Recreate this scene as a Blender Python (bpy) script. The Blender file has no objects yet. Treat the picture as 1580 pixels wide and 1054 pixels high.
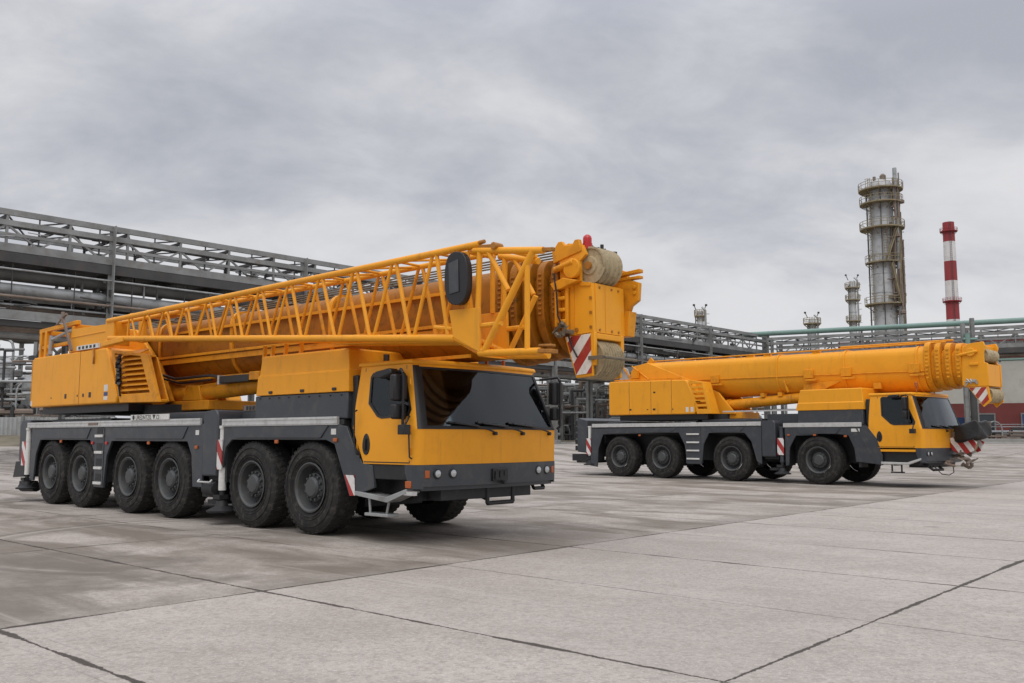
import bpy, bmesh, math, random
from math import sin, cos, pi, radians, atan2, sqrt
from mathutils import Vector, Matrix
from mathutils.geometry import tessellate_polygon
random.seed(7)
scn = bpy.context.scene
COL = scn.collection

# ------------------------------------------------------------------ camera
cam_d = bpy.data.cameras.new('camera')
cam = bpy.data.objects.new('camera', cam_d)
COL.objects.link(cam)
cam.location = (0, 0, 1.54)
cam.rotation_euler = (radians(90) + math.atan(148 / 1405), 0, 0)
cam_d.sensor_width = 36.0
cam_d.lens = 36.0 * 1405 / 1580
cam_d.clip_start = 0.1
cam_d.clip_end = 4000
scn.camera = cam

# ------------------------------------------------------------------ node helpers
def N(nt, typ, **kw):
    n = nt.nodes.new(typ)
    for k, v in kw.items():
        if k.startswith('i_'):
            key = k[2:]
            key = int(key) if key.isdigit() else key
            if hasattr(v, 'links'):
                nt.links.new(v, n.inputs[key])
            else:
                n.inputs[key].default_value = v
        else:
            setattr(n, k, v)
    return n
def L(nt, a, b): nt.links.new(a, b)
def M_(nt, op, a, b=None, c=None):
    n = nt.nodes.new('ShaderNodeMath'); n.operation = op
    for i, v in enumerate((a, b, c)):
        if v is None: continue
        if hasattr(v, 'links'): nt.links.new(v, n.inputs[i])
        else: n.inputs[i].default_value = v
    return n.outputs[0]
def ramp(nt, fac, stops):
    r = nt.nodes.new('ShaderNodeValToRGB')
    el = r.color_ramp.elements
    while len(el) < len(stops): el.new(0.5)
    for e, (p, c) in zip(el, stops):
        e.position = p
        e.color = (c, c, c, 1) if not isinstance(c, (tuple, list)) else (*c, 1)
    nt.links.new(fac, r.inputs[0])
    return r.outputs[0]
def mixc(nt, fac, a, b, mode='MIX'):
    n = nt.nodes.new('ShaderNodeMix'); n.data_type = 'RGBA'; n.blend_type = mode
    for i, v in ((0, fac), (6, a), (7, b)):
        if hasattr(v, 'links'): nt.links.new(v, n.inputs[i])
        else: n.inputs[i].default_value = v if i == 0 else (*v, 1) if len(v) == 3 else v
    return n.outputs[2]
def noise(nt, vec, scale, detail=4, rough=0.55, dist=0.0):
    n = N(nt, 'ShaderNodeTexNoise', i_Scale=scale, i_Detail=detail, i_Roughness=rough, i_Distortion=dist)
    nt.links.new(vec, n.inputs['Vector'])
    return n.outputs[0]

# ------------------------------------------------------------------ world: overcast cloud deck
SUN_EL, SUN_AZ = radians(56), radians(178)      # azimuth measured clockwise from +Y
world = bpy.data.worlds.new('World'); scn.world = world
world.use_nodes = True
nt = world.node_tree; nt.nodes.clear()
sky = N(nt, 'ShaderNodeTexSky', sky_type='NISHITA', sun_disc=False, sun_elevation=SUN_EL, sun_rotation=SUN_AZ)
bg1 = N(nt, 'ShaderNodeBackground', i_Strength=0.05); L(nt, sky.outputs[0], bg1.inputs[0])
tc = N(nt, 'ShaderNodeTexCoord')
sp = N(nt, 'ShaderNodeSeparateXYZ'); L(nt, tc.outputs['Generated'], sp.inputs[0])
zz = M_(nt, 'ADD', M_(nt, 'MAXIMUM', sp.outputs[2], 0.0), 0.38)
cb = N(nt, 'ShaderNodeCombineXYZ', i_0=M_(nt, 'DIVIDE', sp.outputs[0], zz), i_1=M_(nt, 'DIVIDE', sp.outputs[1], zz), i_2=3.7)
mpn = N(nt, 'ShaderNodeMapping'); L(nt, cb.outputs[0], mpn.inputs[0])
mpn.inputs['Rotation'].default_value = (0, 0, radians(-18)); mpn.inputs['Scale'].default_value = (0.8, 1.0, 1.0)
mpn.inputs['Location'].default_value = (5.1, 3.3, 0)
n1 = noise(nt, mpn.outputs[0], 2.0, 10, 0.55, 0.15)
n2 = noise(nt, mpn.outputs[0], 0.8, 4, 0.5, 0.2)
n3 = noise(nt, mpn.outputs[0], 5.5, 8, 0.6, 0.4)
nn = M_(nt, 'ADD', M_(nt, 'ADD', M_(nt, 'MULTIPLY', n1, 0.56), M_(nt, 'MULTIPLY', n2, 0.23)), M_(nt, 'MULTIPLY', n3, 0.21))
hz = M_(nt, 'MULTIPLY', M_(nt, 'SUBTRACT', 0.30, M_(nt, 'MINIMUM', M_(nt, 'MAXIMUM', sp.outputs[2], 0.0), 0.30)), 0.22)
nn = M_(nt, 'ADD', nn, hz)
ccol = ramp(nt, nn, [(0.40, (0.44, 0.46, 0.515)), (0.455, (0.525, 0.54, 0.585)), (0.497, (0.605, 0.615, 0.655)), (0.535, (0.68, 0.685, 0.71)), (0.60, (0.75, 0.75, 0.77))])
# overcast luminance law: the cloud deck is brighter towards the zenith
zen = ramp(nt, sp.outputs[2], [(0.40, 0.72), (0.95, 2.0)])
bg2 = N(nt, 'ShaderNodeBackground', i_Strength=zen); L(nt, ccol, bg2.inputs[0])
mx = N(nt, 'ShaderNodeMixShader', i_0=0.96); L(nt, bg1.outputs[0], mx.inputs[1]); L(nt, bg2.outputs[0], mx.inputs[2])
wo = N(nt, 'ShaderNodeOutputWorld'); L(nt, mx.outputs[0], wo.inputs[0])

sun_d = bpy.data.lights.new('sun', 'SUN'); sun_d.energy = 0.7; sun_d.angle = radians(40); sun_d.color = (1.0, 0.96, 0.9)
sun = bpy.data.objects.new('sun', sun_d); COL.objects.link(sun)
to_sun = Vector((sin(SUN_AZ) * cos(SUN_EL), cos(SUN_AZ) * cos(SUN_EL), sin(SUN_EL)))
sun.rotation_euler = (-to_sun).to_track_quat('-Z', 'Y').to_euler()
scn.view_settings.view_transform = 'Standard'; scn.view_settings.look = 'None'
scn.view_settings.exposure = 0.47; scn.view_settings.gamma = 1.0

# ------------------------------------------------------------------ materials
def mat(name, col, rough=0.5, metal=0.0, var=0.12, nscale=1.5, bump=0.0, bscale=40.0, dirt=None, dirt_amt=0.0, spec=0.5, coat=0.0, streak=0.0):
    m = bpy.data.materials.new(name); m.use_nodes = True
    nt = m.node_tree; b = nt.nodes['Principled BSDF']
    tc = N(nt, 'ShaderNodeTexCoord'); v = tc.outputs['Object']
    f = noise(nt, v, nscale, 6, 0.6)
    c0 = tuple(max(0, x * (1 - var)) for x in col); c1 = tuple(min(1, x * (1 + var)) for x in col)
    c = mixc(nt, ramp(nt, f, [(0.32, 0.0), (0.68, 1.0)]), c0, c1)
    if dirt:
        g = noise(nt, v, nscale * 2.7, 8, 0.68, 0.4)
        c = mixc(nt, M_(nt, 'MULTIPLY', ramp(nt, g, [(0.5, 0.0), (0.72, 1.0)]), dirt_amt), c, dirt)
    if streak:
        mp = N(nt, 'ShaderNodeMapping'); L(nt, v, mp.inputs[0]); mp.inputs['Scale'].default_value = (7, 7, 0.7)
        k1 = ramp(nt, noise(nt, mp.outputs[0], 1.0, 6, 0.65), [(0.53, 0.0), (0.70, 1.0)])
        k2 = ramp(nt, noise(nt, v, 1.1, 4, 0.6), [(0.42, 0.0), (0.62, 1.0)])
        c = mixc(nt, M_(nt, 'MULTIPLY', M_(nt, 'MULTIPLY', k1, k2), streak), c, (0.10, 0.075, 0.045))
        k3 = ramp(nt, noise(nt, v, 14.0, 6, 0.75), [(0.62, 0.0), (0.72, 1.0)])
        c = mixc(nt, M_(nt, 'MULTIPLY', M_(nt, 'MULTIPLY', k3, k2), streak * 0.8), c, (0.16, 0.12, 0.07))
    L(nt, c, b.inputs['Base Color'])
    rr = M_(nt, 'ADD', rough - 0.08, M_(nt, 'MULTIPLY', noise(nt, v, nscale * 4, 4), 0.16))
    L(nt, rr, b.inputs['Roughness'])
    b.inputs['Metallic'].default_value = metal
    b.inputs['Specular IOR Level'].default_value = spec
    b.inputs['Coat Weight'].default_value = coat
    b.inputs['Coat Roughness'].default_value = 0.15
    if bump:
        bp = N(nt, 'ShaderNodeBump', i_Strength=bump, i_Distance=0.02)
        L(nt, noise(nt, v, bscale, 5), bp.inputs['Height']); L(nt, bp.outputs[0], b.inputs['Normal'])
    return m
def stripes(name, ang, width, ca, cb_):
    m = mat(name, ca, 0.45); nt = m.node_tree; b = nt.nodes['Principled BSDF']
    tc = N(nt, 'ShaderNodeTexCoord'); s = N(nt, 'ShaderNodeSeparateXYZ'); L(nt, tc.outputs['Object'], s.inputs[0])
    xy = M_(nt, 'ADD', s.outputs[0], s.outputs[1])
    t = M_(nt, 'ADD', M_(nt, 'MULTIPLY', xy, cos(ang)), M_(nt, 'MULTIPLY', s.outputs[2], sin(ang)))
    fr = M_(nt, 'GREATER_THAN', M_(nt, 'FRACT', M_(nt, 'DIVIDE', t, width)), 0.5)
    c = mixc(nt, fr, ca, cb_)
    g = noise(nt, tc.outputs['Object'], 9, 6, 0.7)
    c = mixc(nt, M_(nt, 'MULTIPLY', ramp(nt, g, [(0.5, 0.0), (0.75, 1.0)]), 0.5), c, (0.2, 0.17, 0.13))
    L(nt, c, b.inputs['Base Color'])
    return m
def glass(name, tint, mixf, rough=0.03):
    m = bpy.data.materials.new(name); m.use_nodes = True
    nt = m.node_tree; nt.nodes.clear()
    tr = N(nt, 'ShaderNodeBsdfTransparent'); tr.inputs[0].default_value = (*tint, 1)
    gl = N(nt, 'ShaderNodeBsdfGlossy', i_Roughness=rough); gl.inputs[0].default_value = (0.9, 0.95, 1.0, 1)
    fr = N(nt, 'ShaderNodeFresnel', i_IOR=1.5)
    f = M_(nt, 'MAXIMUM', M_(nt, 'MINIMUM', M_(nt, 'ADD', fr.outputs[0], mixf), 1.0), 0.0)
    x = N(nt, 'ShaderNodeMixShader'); L(nt, f, x.inputs[0]); L(nt, tr.outputs[0], x.inputs[1]); L(nt, gl.outputs[0], x.inputs[2])
    o = N(nt, 'ShaderNodeOutputMaterial'); L(nt, x.outputs[0], o.inputs[0])
    return m

YEL = mat('yellow_paint', (0.83, 0.350, 0.020), 0.42, var=0.04, nscale=0.9, dirt=(0.55, 0.23, 0.03), dirt_amt=0.22, spec=0.25, streak=0.28)
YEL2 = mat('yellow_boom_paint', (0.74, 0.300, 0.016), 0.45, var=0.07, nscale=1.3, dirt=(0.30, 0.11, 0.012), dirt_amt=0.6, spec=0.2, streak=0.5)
YDARK = mat('greasy_yellow', (0.38, 0.15, 0.015), 0.5, var=0.2, nscale=3, dirt=(0.10, 0.05, 0.01), dirt_amt=0.6)
GREY = mat('carrier_grey_paint', (0.043, 0.049, 0.058), 0.42, var=0.1, nscale=1.2, dirt=(0.11, 0.105, 0.095), dirt_amt=0.5, streak=0.3)
DGREY = mat('chassis_black', (0.018, 0.019, 0.021), 0.6, var=0.2, nscale=2, dirt=(0.06, 0.055, 0.05), dirt_amt=0.4)
BLACK = mat('black_plastic', (0.013, 0.013, 0.015), 0.45, var=0.15, nscale=4)
TYRE = mat('tyre_rubber', (0.030, 0.029, 0.028), 0.85, var=0.2, nscale=3, bump=0.2, bscale=30, dirt=(0.11, 0.098, 0.085), dirt_amt=0.7, spec=0.25)
RIM = mat('rim_grey_paint', (0.062, 0.066, 0.068), 0.5, var=0.12, nscale=6, dirt=(0.035, 0.03, 0.026), dirt_amt=0.75, streak=0.5)
ALU = mat('aluminium_edge', (0.55, 0.55, 0.54), 0.45, metal=0.25, var=0.08, nscale=3, dirt=(0.25, 0.23, 0.2), dirt_amt=0.5)
WHITE = mat('white_paint', (0.68, 0.67, 0.64), 0.5, var=0.06, nscale=4, dirt=(0.3, 0.27, 0.22), dirt_amt=0.4)
STRIPE = stripes('hazard_stripe', radians(35), 0.30, (0.72, 0.70, 0.68), (0.40, 0.022, 0.022))
STRIPE2 = stripes('hazard_stripe_fine', radians(-38), 0.26, (0.70, 0.66, 0.6), (0.36, 0.03, 0.018))
SHEAVE = mat('sheave_nylon', (0.40, 0.32, 0.19), 0.6, var=0.15, nscale=5, dirt=(0.13, 0.09, 0.04), dirt_amt=0.8)
ROPE = mat('steel_rope', (0.16, 0.13, 0.09), 0.6, metal=0.2, var=0.2, nscale=20)
RED = mat('red_lens', (0.45, 0.02, 0.02), 0.25, var=0.05)
ORANGE = mat('orange_lens', (0.42, 0.10, 0.02), 0.3, var=0.05)
LAMP = mat('lamp_glass', (0.50, 0.52, 0.53), 0.12, metal=0.6, var=0.05)
GLASS = glass('windscreen_glass', (0.66, 0.72, 0.72), 0.02)
GLASS2 = glass('side_glass', (0.45, 0.52, 0.53), -0.01)
INT = mat('cab_interior', (0.07, 0.072, 0.075), 0.7, var=0.2, nscale=4)
TARP = mat('black_tarpaulin', (0.012, 0.012, 0.013), 0.55, var=0.2, nscale=5, bump=0.6, bscale=9)
STEEL = mat('rack_steel', (0.22, 0.225, 0.22), 0.6, var=0.25, nscale=0.7, dirt=(0.13, 0.085, 0.055), dirt_amt=0.5)
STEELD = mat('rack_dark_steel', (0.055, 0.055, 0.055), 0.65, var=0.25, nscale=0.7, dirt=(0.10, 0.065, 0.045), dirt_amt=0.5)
PIPE_S = mat('galvanised_lagging', (0.36, 0.37, 0.37), 0.45, metal=0.35, var=0.2, nscale=0.8, dirt=(0.14, 0.12, 0.1), dirt_amt=0.6)
PIPE_D = mat('dark_lagging', (0.10, 0.10, 0.095), 0.6, var=0.3, nscale=0.6, dirt=(0.16, 0.13, 0.09), dirt_amt=0.5)
PIPE_G = mat('green_pipe_paint', (0.17, 0.27, 0.235), 0.5, var=0.1, nscale=0.5, dirt=(0.16, 0.2, 0.17), dirt_amt=0.4)
PIPE_R = mat('rusty_pipe', (0.20, 0.155, 0.125), 0.7, var=0.25, nscale=1, dirt=(0.12, 0.06, 0.03), dirt_amt=0.5)
YBOOM = mat('boom_shaded_greasy_paint', (0.34, 0.122, 0.006), 0.5, var=0.18, nscale=2.2, dirt=(0.10, 0.045, 0.006), dirt_amt=0.85, spec=0.28)  # grease plus the shade on boom side and collar underside, put into the colour
CONC = mat('weathered_concrete', (0.33, 0.325, 0.31), 0.85, var=0.15, nscale=0.6, dirt=(0.2, 0.19, 0.17), dirt_amt=0.5)
CORR = mat('pale_sheet_metal', (0.42, 0.43, 0.43), 0.55, metal=0.2, var=0.15, nscale=0.5, dirt=(0.22, 0.2, 0.17), dirt_amt=0.6)
COLM = mat('column_cladding', (0.44, 0.445, 0.45), 0.5, metal=0.15, var=0.16, nscale=0.35, dirt=(0.2, 0.17, 0.13), dirt_amt=0.7)
PLATF = mat('platform_rusty_paint', (0.27, 0.225, 0.14), 0.7, var=0.25, nscale=0.8, dirt=(0.16, 0.08, 0.03), dirt_amt=0.6)
CHR = mat('chimney_red', (0.29, 0.032, 0.036), 0.6, var=0.1, nscale=0.2)
CHW = mat('chimney_white', (0.68, 0.66, 0.65), 0.6, var=0.06, nscale=0.2, dirt=(0.4, 0.33, 0.3), dirt_amt=0.5)
BRED = mat('building_red', (0.17, 0.036, 0.032), 0.7, var=0.15, nscale=0.5)
CREAM = mat('building_cream', (0.50, 0.485, 0.44), 0.75, var=0.1, nscale=0.3, dirt=(0.33, 0.3, 0.25), dirt_amt=0.5)
BLUE = mat('blue_paint', (0.03, 0.07, 0.20), 0.5, var=0.15, nscale=1)
GLASSD = mat('dark_window', (0.03, 0.04, 0.05), 0.15, var=0.2)

# ------------------------------------------------------------------ mesh builder
class MB:
    def __init__(s): s.v = []; s.f = []; s.mi = []; s.m = 0; s.warp = None; s.p = []
    def add(s, vs, fs):
        o = len(s.v); s.v += [tuple(v) for v in vs]; s.p.append((o, len(s.v), len(s.f), len(s.f) + len(fs)))
        for f in fs: s.f.append([o + i for i in f]); s.mi.append(s.m)
        return s
    def box(s, x0, x1, y0, y1, z0, z1):
        vs = [(x, y, z) for x in (x0, x1) for y in (y0, y1) for z in (z0, z1)]
        return s.add(vs, [(0, 1, 3, 2), (4, 6, 7, 5), (0, 4, 5, 1), (2, 3, 7, 6), (0, 2, 6, 4), (1, 5, 7, 3)])
    def gbox(s, x0, x1, y0, y1, z0, z1, nx=1, ny=1, nz=1):
        # box whose faces are gridded so that it can be warped
        for (a, b, na, nb, fn, c0, c1) in ((( x0, x1), (y0, y1), nx, ny, lambda p, q, r: (p, q, r), z0, z1),
                                           ((x0, x1), (z0, z1), nx, nz, lambda p, q, r: (p, r, q), y0, y1),
                                           ((y0, y1), (z0, z1), ny, nz, lambda p, q, r: (r, p, q), x0, x1)):
            for c in (c0, c1):
                vs = [fn(a[0] + (a[1] - a[0]) * i / na, b[0] + (b[1] - b[0]) * j / nb, c) for i in range(na + 1) for j in range(nb + 1)]
                s.add(vs, [(i * (nb + 1) + j, (i + 1) * (nb + 1) + j, (i + 1) * (nb + 1) + j + 1, i * (nb + 1) + j + 1) for i in range(na) for j in range(nb)])
        return s
    def prism(s, poly, axis, a, b, holes=()):
        fn = {'y': lambda p, t: (p[0], t, p[1]), 'z': lambda p, t: (p[0], p[1], t), 'x': lambda p, t: (t, p[0], p[1])}[axis]
        loops = [list(poly)] + [list(h) for h in holes]
        flat = [p for l in loops for p in l]; n = len(flat)
        tris = tessellate_polygon([[Vector((p[0], p[1], 0)) for p in l] for l in loops])
        fs = [tuple(t) for t in tris] + [tuple(i + n for i in t) for t in tris]
        o = 0
        for l in loops:
            k = len(l)
            fs += [(o + i, o + (i + 1) % k, n + o + (i + 1) % k, n + o + i) for i in range(k)]
            o += k
        return s.add([fn(p, a) for p in flat] + [fn(p, b) for p in flat], fs)
    def tube(s, p, q, r, n=8, r2=None, cap=True):
        p = Vector(p); q = Vector(q); d = q - p
        if d.length < 1e-6: return s
        d.normalize(); r2 = r if r2 is None else r2
        u = d.cross(Vector((0, 0, 1)) if abs(d.z) < 0.9 else Vector((1, 0, 0))).normalized(); w = d.cross(u)
        ring = [(cos(2 * pi * i / n + 0.39), sin(2 * pi * i / n + 0.39)) for i in range(n)]
        vs = [p + (u * c + w * t) * r for c, t in ring] + [q + (u * c + w * t) * r2 for c, t in ring]
        fs = [(i, (i + 1) % n, n + (i + 1) % n, n + i) for i in range(n)]
        if cap: fs += [tuple(range(n)), tuple(range(n, 2 * n))]
        return s.add(vs, fs)
    def bar(s, p, q, w, h):
        # rectangular bar, w across, h up
        p = Vector(p); q = Vector(q); d = (q - p).normalized()
        u = d.cross(Vector((0, 0, 1)) if abs(d.z) < 0.98 else Vector((1, 0, 0))).normalized(); k = u.cross(d)
        o = [(-w / 2, -h / 2), (w / 2, -h / 2), (w / 2, h / 2), (-w / 2, h / 2)]
        return s.add([p + u * a + k * b for a, b in o] + [q + u * a + k * b for a, b in o],
                     [(0, 1, 2, 3), (4, 5, 6, 7)] + [(i, (i + 1) % 4, 4 + (i + 1) % 4, 4 + i) for i in range(4)])
    def path(s, pts, r, n=7):
        for a, b in zip(pts, pts[1:]): s.tube(a, b, r, n)
        return s
    def lathe(s, prof, c, axis='z', n=24, close=True):
        vs = []; k = len(prof)
        for i in range(n):
            a = 2 * pi * i / n
            for r, h in prof:
                e = (r * cos(a), r * sin(a), h)
                e = {'z': e, 'y': (e[0], e[2], e[1]), 'x': (e[2], e[0], e[1])}[axis]
                vs.append((c[0] + e[0], c[1] + e[1], c[2] + e[2]))
        fs = [(i * k + j, ((i + 1) % n) * k + j, ((i + 1) % n) * k + j + 1, i * k + j + 1) for i in range(n) for j in range(k - 1)]
        if close:
            fs += [tuple(i * k for i in range(n)), tuple(i * k + k - 1 for i in range(n))]
        return s.add(vs, fs)
    def groups(s, each):
        if each: return [[p] for p in s.p]
        bb = []
        for a, b, _, _ in s.p:
            v = [s.warp(*q) if s.warp else q for q in s.v[a:b]]
            lo = [min(q[i] for q in v) for i in range(3)]; hi = [max(q[i] for q in v) for i in range(3)]
            bb.append((lo, hi, max(hi[i] - lo[i] for i in range(3))))
        n = len(bb); root = list(range(n))
        def find(i):
            while root[i] != i: root[i] = root[root[i]]; i = root[i]
            return i
        for i in range(n):
            for j in range(i):
                g = sqrt(sum(max(0, bb[i][0][k] - bb[j][1][k], bb[j][0][k] - bb[i][1][k]) ** 2 for k in range(3)))
                if g <= max(.02, .45 * max(bb[i][2], bb[j][2])): root[find(i)] = find(j)
        out = {}
        for i in range(n): out.setdefault(find(i), []).append(s.p[i])
        return list(out.values())
    def build(s, name, mats, parent=None, bevel=0.0, seg=2, angle=38, each=False, join=False):
        gs = [s.p] if join else s.groups(each)
        if len(gs) == 1: return s.build1(name, mats, parent, bevel, seg, angle)
        res = []
        for g in gs:
            m = MB(); m.warp = s.warp
            for a, b, f0, f1 in g:
                o = len(m.v); m.v += s.v[a:b]
                m.f += [[i - a + o for i in f] for f in s.f[f0:f1]]; m.mi += s.mi[f0:f1]
            res.append(m.build1(name, mats, parent, bevel, seg, angle))
        return res[0]
    def build1(s, name, mats, parent=None, bevel=0.0, seg=2, angle=38):
        me = bpy.data.meshes.new(name)
        vs = [s.warp(*v) for v in s.v] if s.warp else s.v
        me.from_pydata([tuple(v) for v in vs], [], s.f)
        mats = mats if isinstance(mats, (list, tuple)) else [mats]
        for m in mats: me.materials.append(m)
        me.polygons.foreach_set('material_index', s.mi)
        bm = bmesh.new(); bm.from_mesh(me)
        bmesh.ops.remove_doubles(bm, verts=bm.verts, dist=0.00005)
        bmesh.ops.recalc_face_normals(bm, faces=bm.faces)
        bm.to_mesh(me); bm.free()
        me.polygons.foreach_set('use_smooth', [True] * len(me.polygons))
        me.set_sharp_from_angle(angle=radians(angle))
        o = bpy.data.objects.new(name, me); COL.objects.link(o)
        if parent is not None: o.parent = parent
        if bevel:
            b = o.modifiers.new('bevel', 'BEVEL'); b.width = bevel; b.segments = seg; b.limit_method = 'ANGLE'; b.angle_limit = radians(40)
            b.harden_normals = False
        return o
def thing(name, label, cat, loc=(0, 0, 0), rz=0.0, group=None):
    o = bpy.data.objects.new(name, None); COL.objects.link(o)
    o.location = loc; o.rotation_euler = (0, 0, rz); o.empty_display_size = 0.5
    tag(o, label, cat, group); return o
def tag(o, label=None, cat=None, group=None, kind=None):
    if label: o['label'] = label
    if cat: o['category'] = cat
    if group: o['group'] = group
    if kind: o['kind'] = kind
    return o
def copy_tree(o, parent=None):
    c = o.copy(); COL.objects.link(c)
    if parent is not None: c.parent = parent
    for ch in list(o.children): copy_tree(ch, c)
    return c
def sub(o, label): o['label'] = label; return o
def text_mesh(name, body, size, m, parent, loc, rot, depth=0.004):
    cu = bpy.data.curves.new(name, 'FONT'); cu.body = body; cu.size = size; cu.extrude = depth; cu.resolution_u = 2
    t = bpy.data.objects.new(name + '_tmp', cu); COL.objects.link(t)
    bpy.context.view_layer.update()
    me = bpy.data.meshes.new_from_object(t.evaluated_get(bpy.context.evaluated_depsgraph_get()))
    bpy.data.objects.remove(t); me.materials.clear(); me.materials.append(m)
    o = bpy.data.objects.new(name, me); COL.objects.link(o); o.parent = parent; o.location = loc; o.rotation_euler = rot
    return o

# ------------------------------------------------------------------ ground
def ground_z(x, y):
    t = min(1, max(0, (y - 37) / 27)); return 1.0 * t * t * (3 - 2 * t)
def lin(a, b, n): return [a + (b - a) * i / n for i in range(n + 1)]
def sheet(name, xs, ys, zf, m):
    mb = MB(); k = len(ys)
    mb.add([(x, y, zf(x, y)) for x in xs for y in ys], [(i * k + j, (i + 1) * k + j, (i + 1) * k + j + 1, i * k + j + 1) for i in range(len(xs) - 1) for j in range(k - 1)])
    o = mb.build(name, m, angle=60); o['kind'] = 'structure'; return o

def concrete_ground():
    m = bpy.data.materials.new('concrete_slabs'); m.use_nodes = True
    nt = m.node_tree; b = nt.nodes['Principled BSDF']
    tc = N(nt, 'ShaderNodeTexCoord'); v = tc.outputs['Object']
    s = N(nt, 'ShaderNodeSeparateXYZ'); L(nt, v, s.inputs[0])
    x, y = s.outputs[0], s.outputs[1]
    # slab coordinates: a along the long joints, b across them
    A = M_(nt, 'ADD', M_(nt, 'MULTIPLY', x, 0.664), M_(nt, 'MULTIPLY', y, 0.748))
    B = M_(nt, 'SUBTRACT', M_(nt, 'MULTIPLY', x, 0.748), M_(nt, 'MULTIPLY', y, 0.664))
    wob = M_(nt, 'MULTIPLY', M_(nt, 'SUBTRACT', noise(nt, v, 3.0, 5, 0.7), 0.5), 0.05)
    wob2 = M_(nt, 'MULTIPLY', M_(nt, 'SUBTRACT', noise(nt, v, 16.0, 4, 0.8), 0.5), 0.055)
    w = M_(nt, 'ADD', wob, wob2)
    def line(c, off, period):
        t = M_(nt, 'DIVIDE', M_(nt, 'SUBTRACT', M_(nt, 'ADD', c, w), off), period)
        fr = M_(nt, 'ABSOLUTE', M_(nt, 'SUBTRACT', M_(nt, 'FRACT', M_(nt, 'ADD', t, 0.5)), 0.5))
        return M_(nt, 'MULTIPLY', fr, period)
    dB = line(B, -8.12, 5.17); dA = line(A, 5.35, 5.0); dA2 = line(A, 2.88, 5.0)
    wid = M_(nt, 'ADD', 0.013, M_(nt, 'MULTIPLY', ramp(nt, noise(nt, v, 1.1, 3), [(0.42, 0.0), (0.70, 1.0)]), 0.038))
    def jl(d, ww): return M_(nt, 'SUBTRACT', 1.0, M_(nt, 'MINIMUM', M_(nt, 'DIVIDE', d, ww), 1.0))
    jB = jl(dB, wid); jA = jl(dA, wid); jA2 = jl(dA2, wid)
    fade = ramp(nt, noise(nt, v, 0.18, 2), [(0.40, 0.25), (0.58, 1.0)])
    near = M_(nt, 'LESS_THAN', A, 4.4)
    jA2 = M_(nt, 'MULTIPLY', jA2, M_(nt, 'MAXIMUM', near, M_(nt, 'MULTIPLY', fade, 0.45)))
    joint = M_(nt, 'MINIMUM', M_(nt, 'MULTIPLY', M_(nt, 'MAXIMUM', M_(nt, 'MAXIMUM', jB, jA), jA2), 2.6), 1.0)
    # hairline cracks
    ck = N(nt, 'ShaderNodeTexVoronoi', feature='DISTANCE_TO_EDGE', i_Scale=0.28)
    cmb = N(nt, 'ShaderNodeCombineXYZ', i_0=M_(nt, 'MULTIPLY', A, 1.0), i_1=M_(nt, 'MULTIPLY', B, 0.35), i_2=0.0)
    dm = N(nt, 'ShaderNodeVectorMath', operation='ADD'); L(nt, cmb.outputs[0], dm.inputs[0])
    nz = N(nt, 'ShaderNodeTexNoise', i_Scale=1.3, i_Detail=5); L(nt, v, nz.inputs['Vector'])
    sc = N(nt, 'ShaderNodeVectorMath', operation='SCALE', i_Scale=0.5); L(nt, nz.outputs[1], sc.inputs[0]); L(nt, sc.outputs[0], dm.inputs[1])
    L(nt, dm.outputs[0], ck.inputs['Vector'])
    crack = M_(nt, 'MULTIPLY', jl(ck.outputs['Distance'], 0.004), ramp(nt, noise(nt, v, 0.35, 3), [(0.58, 0.0), (0.68, 0.5)]))
    # base tone
    n1 = noise(nt, v, 0.30, 6, 0.62); n2 = noise(nt, v, 2.3, 8, 0.65); n3 = noise(nt, v, 11, 8, 0.85); n4 = noise(nt, v, 26, 6, 0.85)
    base = mixc(nt, ramp(nt, n1, [(0.34, 0.0), (0.66, 1.0)]), (0.36, 0.322, 0.288), (0.475, 0.428, 0.386))
    base = mixc(nt, M_(nt, 'MULTIPLY', ramp(nt, n2, [(0.44, 0.0), (0.62, 1.0)]), 0.5), base, (0.33, 0.29, 0.262))
    base = mixc(nt, M_(nt, 'MULTIPLY', ramp(nt, n3, [(0.48, 0.0), (0.56, 1.0)]), 0.58), base, (0.235, 0.208, 0.185))
    base = mixc(nt, M_(nt, 'MULTIPLY', ramp(nt, n4, [(0.52, 0.0), (0.60, 1.0)]), 0.62), base, (0.62, 0.555, 0.505))
    n5 = noise(nt, v, 58, 4, 0.9)
    base = mixc(nt, M_(nt, 'MULTIPLY', ramp(nt, n5, [(0.56, 0.0), (0.62, 1.0)]), 0.55), base, (0.16, 0.14, 0.122))
    # per-slab tone
    fl = N(nt, 'ShaderNodeCombineXYZ', i_0=M_(nt, 'FLOOR', M_(nt, 'DIVIDE', M_(nt, 'SUBTRACT', A, 5.35), 5.0)), i_1=M_(nt, 'FLOOR', M_(nt, 'DIVIDE', M_(nt, 'ADD', B, 8.12), 5.17)), i_2=0.0)
    wn = N(nt, 'ShaderNodeTexWhiteNoise'); L(nt, fl.outputs[0], wn.inputs['Vector'])
    base = mixc(nt, M_(nt, 'MULTIPLY', wn.outputs['Value'], 0.34), base, (0.36, 0.33, 0.305))
    # old damp and oil stains, streaked along the traffic direction, mostly in the strip where the cranes stand
    mp = N(nt, 'ShaderNodeCombineXYZ', i_0=M_(nt, 'MULTIPLY', A, 0.85), i_1=M_(nt, 'MULTIPLY', B, 0.30), i_2=0.0)
    st = noise(nt, mp.outputs[0], 0.9, 7, 0.6, 0.6)
    strip = ramp(nt, M_(nt, 'DIVIDE', M_(nt, 'ADD', B, 40.0), 40.0), [(0.786, 1.0), (0.80, 0.18)])
    st = M_(nt, 'MULTIPLY', ramp(nt, st, [(0.47, 0.0), (0.60, 1.0)]), strip)
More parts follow.
